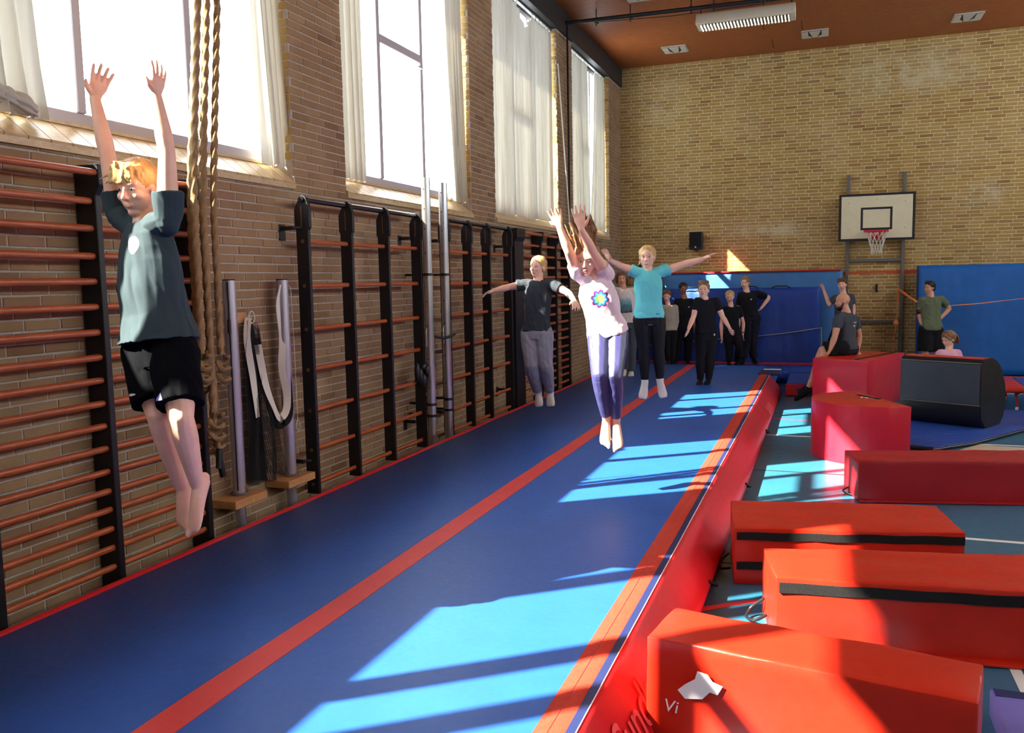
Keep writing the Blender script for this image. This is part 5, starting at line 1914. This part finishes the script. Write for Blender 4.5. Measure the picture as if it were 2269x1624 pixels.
def front_mask(t, pos, c, n):
    s = t.n('ShaderNodeVectorMath', operation='SUBTRACT')
    t.l(pos, s.inputs[0])
    s.inputs[1].default_value = tuple(c)
    q = t.n('ShaderNodeVectorMath', operation='DOT_PRODUCT')
    t.l(s.outputs[0], q.inputs[0])
    q.inputs[1].default_value = tuple(n)
    return t.math('GREATER_THAN', q.outputs['Value'], 0.0)


def ellipse_mask(t, uv, a, b):
    x = t.math('DIVIDE', uv[0], a)
    y = t.math('DIVIDE', uv[1], b)
    r = t.math('ADD', t.math('MULTIPLY', x, x), t.math('MULTIPLY', y, y))
    return t.math('LESS_THAN', r, 1.0), r


def logo_cloth(p, name, col, t_pos, x_off, a, b, col2, tilt=0.0):
    """Cloth with one small oval chest mark."""
    c, side, fr = p.spine(t_pos)
    if fr.dot(p.front) < 0:
        fr = -fr
    c = c + side * x_off - p.o
    up = p.up
    ux = (side * math.cos(tilt) + up * math.sin(tilt))
    uy = (up * math.cos(tilt) - side * math.sin(tilt))

    def mask(t, pos, base):
        uv = local_uv(t, pos, c, ux, uy)
        m, r = ellipse_mask(t, uv, a, b)
        f = t.math('MULTIPLY', m, front_mask(t, pos, c, fr))
        return t.mix(f, base, col2)
    return printed(name, col, mask)


WHITE = rgb(232, 230, 232)
G_JUMP = 'children leaping on the track'
G_WAIT = 'gymnasts waiting at the far end'

# --- the boy leaping close to the camera
p = Body('boy', PEOPLE['boy'], 'barefoot blond boy in dark t-shirt leaping with both arms straight up', G_JUMP, 1.50, 0.0050, head_h=0.245)
side = p.sh
p.body(nl=p.front * 0.3 + side, nr=-side * 1.0 + p.front * 0.3, curl=0.12, spread=0.125, thumbs=(-1, 1))
p.face(H_BLOND, 'part')
b = MB()
p.cap(b)
rr = random.Random(4)
for i in range(46):
    a = rr.uniform(-1.2, 1.4)
    e = rr.uniform(0.15, 1.0)
    x0_, z0_ = .30 * math.sin(a) * e, .19 + .33 * math.cos(a * 0.5) * (1 - e * 0.3)
    p0 = p.H(x0_, .05 + .1 * rr.random(), z0_)
    p1 = p.H(x0_ * 1.1 + rr.uniform(-.06, .1), .26 + .06 * rr.random(), z0_ - .02 + rr.uniform(-.04, .06))
    p2 = p.H(x0_ * 1.15 + rr.uniform(-.05, .16), .33 + .05 * rr.random(), .25 - rr.random() * .13)
    b.tube([p0, p1, p2], [0.011, 0.010, 0.003], 6)
for i in range(26):
    a = rr.uniform(0, 2 * PI)
    c_ = Vector((.33 * math.cos(a), -.10 + .36 * math.sin(a), .28 + .1 * rr.random()))
    b.tube([p.H(*c_), p.H(c_.x * 1.12, c_.y * 1.1, c_.z - .12), p.H(c_.x * 1.14, c_.y * 1.12, c_.z - .25)], [0.012, 0.010, 0.003], 6)
p.hair(b, H_BLOND, (0.003, 60, 30, 0), vox=0.006)
c, sd_, fr_ = p.spine(0.80)
M['boy_shirt'] = logo_cloth(p, 'dark_tee', rgb(50, 64, 72), 0.80, 0.035, 0.034, 0.042, WHITE, 0.3)
p.shirt(M['boy_shirt'], t0=0.07, add=0.020, hem=0.046, sleeve=0.42, sl=0.016, fold=(0.013, 7, 3.2, 2), flare=0.008)


def shorts_marks(t, pos, base):
    k1 = p.J['hipL'].lerp(p.J['knL'], .66) - p.o
    k2 = p.J['hipR'].lerp(p.J['knR'], .66) - p.o
    u1 = local_uv(t, pos, k1 - side * .01, side, p.up)
    m1, _ = ellipse_mask(t, u1, 0.03, 0.006)
    u2 = local_uv(t, pos, k2 + side * .01, side, p.up)
    tri = t.math('LESS_THAN', t.math('ADD', t.math('MULTIPLY', t.math('ABSOLUTE', u2[0]), 1.3), u2[1]), 0.022)
    tri = t.math('MULTIPLY', tri, t.math('GREATER_THAN', u2[1], -0.012))
    fm = front_mask(t, pos, k1, p.front)
    c = t.mix(t.math('MULTIPLY', m1, fm), base, WHITE)
    return t.mix(t.math('MULTIPLY', tri, front_mask(t, pos, k2, p.front)), c, rgb(150, 146, 216))


M['boy_shorts'] = printed('black_shorts', rgb(10, 11, 16), shorts_marks, 0.04)
p.legs(M['boy_shorts'], 0.010, 0.40, (0.009, 7, 4, 5), 'shorts', loose=0.010, top=0.2)

# --- girl in the white t-shirt, hair flying
p = Body('wgirl', PEOPLE['wgirl'], 'barefoot girl in white t-shirt with rainbow flower print and leggings, hair flying upwards', G_JUMP, 1.42, 0.0056, head_h=0.225)
p.body(nl=p.front, nr=p.front, curl=0.15, spread=0.15, thumbs=(-1, 1))
p.face(H_LBROWN, 'open')
b = MB()
p.cap(b)
ex = MB()
rr = random.Random(9)
for i in range(230):
    a = rr.uniform(0, 2 * PI)
    q = rr.random() ** 0.5
    p0 = p.H(.30 * q * math.cos(a), -.12 + .33 * q * math.sin(a), .36)
    hgt = rr.uniform(.55, 1.35) * (1 - .25 * q)
    lean = rr.uniform(-.10, .28)
    p1 = p.H(.34 * q * math.cos(a) + lean * .35 + rr.uniform(-.08, .08), -.14 + .3 * q * math.sin(a), .36 + hgt * .5)
    p2 = p.H(.30 * q * math.cos(a) + lean + rr.uniform(-.12, .12), -.16 + .26 * q * math.sin(a), .36 + hgt)
    (b if i % 4 == 0 else ex).tube([p0, p1, p1.lerp(p2, .6), p2], [0.013, 0.009, 0.006, 0.0015], 5)
for i in range(26):
    sgn = rr.choice((-1, 1))
    b.tube([p.H(sgn * .33, -.05 - .25 * rr.random(), .25), p.H(sgn * .38, -.05 - .25 * rr.random(), .02), p.H(sgn * (.36 + .08 * rr.random()), -.02 - .3 * rr.random(), -.22 - .2 * rr.random())], [0.014, 0.011, 0.003], 6)
p.hair(b, H_LBROWN, (0.003, 60, 14, 0), vox=0.0065, extra=ex)
c, sd_, fr_ = p.spine(0.66)


def rainbow(t, pos, base):
    cc = c + p.front * 0.0 + sd_ * 0.005 - p.o
    uv = local_uv(t, pos, cc, sd_, p.up)
    ang = t.math('ARCTAN2', uv[1], uv[0])
    R2 = t.math('SQRT', t.math('ADD', t.math('MULTIPLY', uv[0], uv[0]), t.math('MULTIPLY', uv[1], uv[1])))
    pet = t.math('MULTIPLY', t.math('ABSOLUTE', t.math('SINE', t.math('MULTIPLY', ang, 4.0))), 0.018)
    rad = t.math('ADD', pet, 0.052)
    k = t.math('DIVIDE', R2, rad)
    col = t.ramp(k, [(0.0, rgb(246, 226, 120)), (0.35, rgb(150, 210, 70)), (0.6, rgb(60, 170, 200)), (0.8, rgb(50, 50, 130)), (0.93, rgb(150, 30, 110)), (1.0, rgb(230, 110, 190))])
    m = t.math('MULTIPLY', t.math('LESS_THAN', k, 1.0), front_mask(t, pos, cc, p.front))
    return t.mix(m, base, col)


M['rainbow_tee'] = printed('white_tee_flower', rgb(226, 210, 222), rainbow)
p.shirt(M['rainbow_tee'], t0=-0.02, add=0.012, hem=0.018, sleeve=0.40, sl=0.012, fold=(0.010, 8, 4, 7), flare=0.006)
M['leggings'] = cloth('navy_leggings', rgb(62, 62, 110), 0.38, 0.1, spec=0.6, bump=0.05)
p.legs(M['leggings'], 0.004, 0.96, (0.0015, 14, 8, 1), 'leggings')

# --- girl in grey trousers
p = Body('ggirl', PEOPLE['ggirl'], 'girl in grey joggers and dark t-shirt leaping beside the wall bars', G_JUMP, 1.56, 0.0066, head_h=0.235)
p.body(nl=-p.up, nr=-p.up, curl=0.3, spread=0.1, thumbs=(1, -1), toes=False)
p.face(H_BLOND, 'part')
b = MB()
p.cap(b)
for i in range(6):
    b.ball(p.H(.12 + .02 * i, -.42 - .02 * i, .05 - .11 * i), 0.026 - 0.002 * i)
p.hair(b, H_BLOND)
M['dark_tee2'] = cloth('charcoal_tee', rgb(48, 54, 62))
p.shirt(M['dark_tee2'], t0=0.03, add=0.016, hem=0.016, sleeve=0.55, sl=0.016, fold=(0.010, 8, 4, 1), flare=0.006)
M['joggers'] = cloth('grey_joggers', rgb(142, 142, 154), 0.9, 0.08)
p.legs(M['joggers'], 0.018, 0.97, (0.008, 7, 5, 3), 'joggers', flare=0.004, top=0.18)
M['sock'] = cloth('white_sock', rgb(218, 214, 206), 0.9)
p.socks(M['sock'])

# --- girl in turquoise
p = Body('tgirl', PEOPLE['tgirl'], 'girl in turquoise t-shirt and black leggings leaping with both arms sideways', G_JUMP, 1.50, 0.0064, head_h=0.24)
p.body(nl=-p.up, nr=-p.up, curl=0.12, spread=0.12, thumbs=(1, -1), toes=False)
p.face(H_PALE, 'o')
b = MB()
p.cap(b)
for i in range(8):
    b.ball(p.H(.26 + .02 * i, -.25 - .02 * i, -.12 - .05 * i), 0.028 - .001 * i)
p.hair(b, H_PALE)
b = MB()
for i in range(5):
    b.ball(p.H(.34 + .02 * math.sin(i * 2), -.05 - .02 * i, -.34 - .05 * (i % 3)), 0.017)
p.plain('hair_tie', b, M['black'])
M['turquoise'] = logo_cloth(p, 'turquoise_tee', rgb(106, 204, 212), 0.08, 0.07, 0.022, 0.008, rgb(70, 130, 170))
p.shirt(M['turquoise'], t0=0.0, add=0.016, hem=0.016, sleeve=0.36, sl=0.014, fold=(0.009, 8, 4, 4), flare=0.008)
M['black_leg'] = cloth('black_leggings', rgb(18, 19, 26), 0.6, bump=0.05)
p.legs(M['black_leg'], 0.006, 0.94, (0.002, 10, 8, 1), 'leggings', top=0.2)
p.socks(M['sock'])

# --- jumper all in black
M['black_tee'] = cloth('black_tee', rgb(20, 21, 27))
M['black_pants'] = cloth('black_trousers', rgb(21, 21, 26))
p = Body('black_jump', PEOPLE['black_jump'], 'short-haired gymnast all in black running up the track with arms swinging back', G_WAIT, 1.60, 0.009, head_h=0.235)
p.body(nl=-p.sh, nr=p.sh, curl=0.3, thumbs=(1, -1), toes=False)
p.face(H_LBROWN)
b = MB()
p.cap(b)
rr = random.Random(5)
for i in range(26):
    x = rr.uniform(-.28, .28)
    y_ = rr.uniform(-.2, .2)
    b.tube([p.H(x, y_, .46), p.H(x * 1.05, y_ + .03, .55), p.H(x * 1.1 + .03, y_ + .05, .60 + .05 * rr.random())], [0.016, 0.012, 0.008], 5)
p.hair(b, H_LBROWN)
p.shirt(M['black_tee'], t0=0.05, add=0.016, hem=0.012, sleeve=0.6, sl=0.014)
p.legs(logo_cloth(p, 'black_trousers_mark', rgb(21, 21, 26), 0.02, 0.1, 0.012, 0.018, WHITE), 0.010, 1.0, (0.005, 8, 5, 1), top=0.16)
p.socks(cloth('black_sock', rgb(18, 18, 22)))

# --- girl in white long-sleeved top
p = Body('wlong', PEOPLE['wlong'], 'brown-haired gymnast in white long-sleeved top with a sea picture, standing near the radiator', G_WAIT, 1.66, 0.009, 'skin_tan', head_h=0.235)
p.body(nl=-p.sh, nr=p.sh, toes=False)
p.face(H_BROWN)
b = MB()
p.cap(b, big=1.03)
for k in (-1, 1):
    b.tube([p.H(k * .2, -.02, .45), p.H(k * .36, .06, .2), p.H(k * .39, .08, -.1), p.H(k * .33, .02, -.36)], [0.02, 0.022, 0.02, 0.010], 8)
p.hair(b, H_BROWN)
c2, sd2, fr2 = p.spine(0.52)


def sea(t, pos, base):
    cc = c2 - p.o
    uv = local_uv(t, pos, cc, sd2, p.up)
    m = t.math('MULTIPLY', t.math('LESS_THAN', t.math('ABSOLUTE', uv[0]), 0.105), t.math('LESS_THAN', t.math('ABSOLUTE', uv[1]), 0.125))
    m = t.math('MULTIPLY', m, front_mask(t, pos, cc, p.front))
    k = t.math('ADD', t.math('MULTIPLY_ADD', uv[1], 3.6, 0.5), t.math('MULTIPLY', t.math('SUBTRACT', t.noise(26, 3, 0.6, pos), 0.5), 0.7))
    col = t.ramp(k, [(0.0, rgb(60, 62, 66)), (0.25, rgb(96, 120, 126)), (0.5, rgb(70, 136, 146)), (0.75, rgb(140, 180, 186)), (1.0, rgb(214, 214, 206))])
    return t.mix(m, base, col)


p.shirt(printed('white_top_sea', rgb(216, 210, 204), sea), t0=0.02, add=0.020, hem=0.014, sleeve=2, sl=0.012)
p.legs(cloth('grey_jeans', rgb(72, 84, 96), 0.8, 0.15), 0.016, 1.0, (0.006, 8, 5, 1), 'jeans', flare=0.018)
p.socks(M['sock'])

# --- girl in beige sweater
p = Body('beige', PEOPLE['beige'], 'gymnast in beige long-sleeved sweater looking down, partly hidden by the girl in turquoise', G_WAIT, 1.42, 0.009, head_h=0.225)
p.body(nl=-p.sh, nr=p.sh, toes=False)
p.face(H_BROWN)
b = MB()
p.cap(b)
b.tube([p.H(.1, -.4, .1), p.H(.26, -.3, -.3), p.H(.3, -.16, -.6)], [0.03, 0.02, 0.008], 8)
p.hair(b, H_BROWN)
p.shirt(cloth('beige_sweater', rgb(168, 160, 146)), t0=0.02, add=0.016, hem=0.010, sleeve=2, sl=0.012)
p.legs(M['black_pants'], 0.012, 1.0, (0.005, 8, 5, 1))
p.socks(cloth('black_sock', rgb(18, 18, 22)))

# --- dark-haired gymnast
p = Body('dark', PEOPLE['dark'], 'dark-haired gymnast in black t-shirt with necklace, standing behind the beige sweater', G_WAIT, 1.60, 0.009, 'skin_brown', head_h=0.23)
p.body(nl=-p.sh, nr=p.sh, toes=False)
p.face(H_DARK)
b = MB()
p.cap(b)
for k in range(6):
    b.ball(p.H(.1 * math.cos(k), -.42, .22 + .08 * math.sin(k)), 0.026)
p.hair(b, H_DARK)
p.shirt(logo_cloth(p, 'black_tee_mark', rgb(20, 21, 27), 0.72, 0.065, 0.020, 0.008, WHITE, 0.3), t0=0.0, add=0.018, hem=0.014, sleeve=0.8, sl=0.018)
b = MB()
b.tube([p.spine(1.0)[0] + p.front * .05 + p.sh * x - p.up * (.09 - abs(x) * 1.6) for x in (-.045, -.03, -.015, 0, .015, .03, .045)], 0.0035, 5)
p.plain('necklace', b, M['grey_steel'])
p.legs(M['black_pants'], 0.020, 1.0, (0.007, 8, 5, 1), flare=0.014)
p.socks(cloth('black_sock', rgb(18, 18, 22)))

# --- small blond gymnast with watch
p = Body('blond', PEOPLE['blond'], 'small pale-blond gymnast in plain black clothes with a wristwatch, looking down', G_WAIT, 1.44, 0.009, head_h=0.225)
p.body(nl=-p.sh, nr=p.sh, toes=False)
p.face(H_PALE)
b = MB()
p.cap(b)
p.hair(b, H_PALE)
p.shirt(M['black_tee'], t0=0.0, add=0.018, hem=0.012, sleeve=0.55, sl=0.016)
p.legs(M['black_pants'], 0.018, 1.0, (0.006, 8, 5, 1), flare=0.01)
p.socks(cloth('black_sock', rgb(18, 18, 22)))
b = MB().tube([p.J['wrR'] + (p.J['elR'] - p.J['wrR']).normalized() * 0.012, p.J['wrR'] + (p.J['elR'] - p.J['wrR']).normalized() * 0.034], 0.029, 14)
p.plain('watch', b, M['black'])

# --- tall gymnast, hand on hip
p = Body('tall', PEOPLE['tall'], 'tall gymnast in black t-shirt with small white chest mark, one hand on the hip', G_WAIT, 1.68, 0.009, 'skin_fair', head_h=0.235)
p.body(nl=-p.sh, nr=-p.sh, curl=0.5, toes=False)
p.face(H_LBROWN)
b = MB()
p.cap(b)
p.hair(b, H_LBROWN)
p.shirt(logo_cloth(p, 'black_tee_mark', rgb(20, 21, 27), 0.70, 0.03, 0.020, 0.009, WHITE, 0.4), t0=0.03, add=0.018, hem=0.014, sleeve=0.7, sl=0.018)
p.legs(cloth('navy_trousers', rgb(26, 28, 42)), 0.022, 1.0, (0.008, 8, 5, 1), flare=0.016)
p.socks(cloth('black_sock', rgb(18, 18, 22)))

# --- boy holding the mat
p = Body('boyb', PEOPLE['boyb'], 'boy in grey t-shirt behind the bald man, holding the dark blue mat', None, 1.62, 0.009, 'skin_fair', head_h=0.225)
p.body(nl=-p.sh, nr=p.sh, curl=0.35)
p.face(H_BROWN)
b = MB()
p.cap(b)
rr = random.Random(8)
for i in range(14):
    x = rr.uniform(-.28, .28)
    b.tube([p.H(x, .05, .5), p.H(x * 1.1, .24, .40), p.H(x * 1.1, .34, .26)], [0.014, 0.012, 0.004], 5)
p.hair(b, H_BROWN)
p.shirt(cloth('grey_tee', rgb(70, 74, 80)), t0=0.0, add=0.018, hem=0.014, sleeve=0.6, sl=0.016)
p.legs(M['black_pants'], 0.016, 0.42, (0.005, 8, 5, 1), 'shorts', loose=0.012)

# --- bald man sitting on the tall box
p = Body('bald', PEOPLE['bald'], 'bald bearded man in grey t-shirt sitting on the tall red box', None, 1.82, 0.009, 'skin_tan', flip=-1, head_h=0.245)
p.body(nl=-p.up, nr=-p.up, curl=0.1, thumbs=(-1, 1), toes=False)
p.face(H_DARK, brows=True)
b = MB()
p.hb(b, (0, .16, -.36), (.23, .23, .16))
p.hb(b, (0, .22, -.44), (.16, .16, .12))
for k in (-1, 1):
    b.tube([p.H(k * .30, .02, .0), p.H(k * .27, .08, -.2), p.H(k * .2, .2, -.36)], [0.008, 0.016, 0.02], 8)
p.hair(b, H_DARK, name='beard')
c3, sd3, fr3 = p.spine(0.72)


def back_print(t, pos, base):
    cc = c3 + sd3 * 0.06 - p.o
    back = -p.front
    ux = p.up.cross(back)
    uv = local_uv(t, pos, cc, ux, p.up)
    bars = t.math('GREATER_THAN', t.math('SINE', t.math('MULTIPLY', uv[0], 420.0)), -0.2)
    m1 = t.math('MULTIPLY', t.math('MULTIPLY', t.math('LESS_THAN', t.math('ABSOLUTE', uv[0]), 0.06), t.math('LESS_THAN', t.math('ABSOLUTE', uv[1]), 0.011)), bars)
    uv2 = local_uv(t, pos, cc - p.up * 0.05 - ux * 0.045, ux, p.up)
    m2 = t.math('MULTIPLY', t.math('LESS_THAN', t.math('ABSOLUTE', uv2[0]), 0.02), t.math('LESS_THAN', t.math('ABSOLUTE', uv2[1]), 0.014))
    m = t.math('MULTIPLY', t.math('MAXIMUM', m1, m2), front_mask(t, pos, cc, back))
    return t.mix(m, base, rgb(190, 190, 190))


p.shirt(printed('grey_tee_back_print', rgb(66, 72, 80), back_print), t0=-0.02, add=0.014, hem=0.010, sleeve=0.55, sl=0.014, fold=(0.008, 7, 5, 3))
p.legs(M['black_pants'], 0.014, 0.45, (0.006, 8, 5, 1), 'shorts', loose=0.015)
p.socks(M['black_pants'], 0.05, 'shoe', True)

# --- man in olive shirt
p = Body('green', PEOPLE['green'], 'man in olive t-shirt standing hands on hips by the bright blue mat', None, 1.74, 0.009, 'skin_tan', head_h=0.235)
p.body(nl=p.sh, nr=-p.sh, curl=0.4, thumbs=(1, -1), toes=False)
p.face(H_DARK)
b = MB()
p.cap(b)
rr = random.Random(12)
for i in range(12):
    x = rr.uniform(-.25, .25)
    b.tube([p.H(x, .05, .52), p.H(x, .22, .46), p.H(x * 1.1, .31, .33)], [0.016, 0.014, 0.006], 5)
p.hair(b, H_DARK)
p.shirt(cloth('olive_tee', rgb(98, 108, 84)), t0=-0.03, add=0.020, hem=0.022, sleeve=0.6, sl=0.016)
p.legs(M['black_pants'], 0.020, 0.5, (0.006, 8, 5, 1), 'shorts', loose=0.016)
b = MB()
el = p.J['elL']
b.tube([el.lerp(p.J['shL'], .25), el, el.lerp(p.J['wrL'], .3)], [0.05, 0.048, 0.045], 12)
p.plain('elbow_sleeve', b, M['black'])
p.socks(M['black_pants'], 0.05, 'shoe', True)

# --- girl in pink behind the vault
p = Body('pink', PEOPLE['pink'], 'girl in pale pink top kneeling behind the black vault', None, 1.40, 0.008, head_h=0.225)
p.body(nl=-p.sh, nr=p.sh, feet=True)
p.face(H_LBROWN)
b = MB()
p.cap(b, big=1.04)
rr = random.Random(21)
for i in range(36):
    a = rr.uniform(-.3, .35)
    b.tube([p.H(.05 + a * .3, -.4, .3), p.H(.1 + a, -.56, .1), p.H(.12 + a * 1.3, -.60, -.15), p.H(.1 + a * 1.2, -.52, -.50)], [0.018, 0.016, 0.012, 0.003], 5)
for i in range(14):
    b.tube([p.H(.1, .2, .46), p.H(-.15 + .05 * rr.random(), .30, .32 + .1 * rr.random()), p.H(-.36, .12 + .1 * rr.random(), .1 * rr.random())], [0.012, 0.010, 0.004], 5)
p.hair(b, H_LBROWN)
p.shirt(cloth('pink_top', rgb(226, 168, 190)), t0=0.0, add=0.012, hem=0.008, sleeve=0.6, sl=0.012)
p.legs(M['black_leg'], 0.006, 0.96, None, 'leggings')
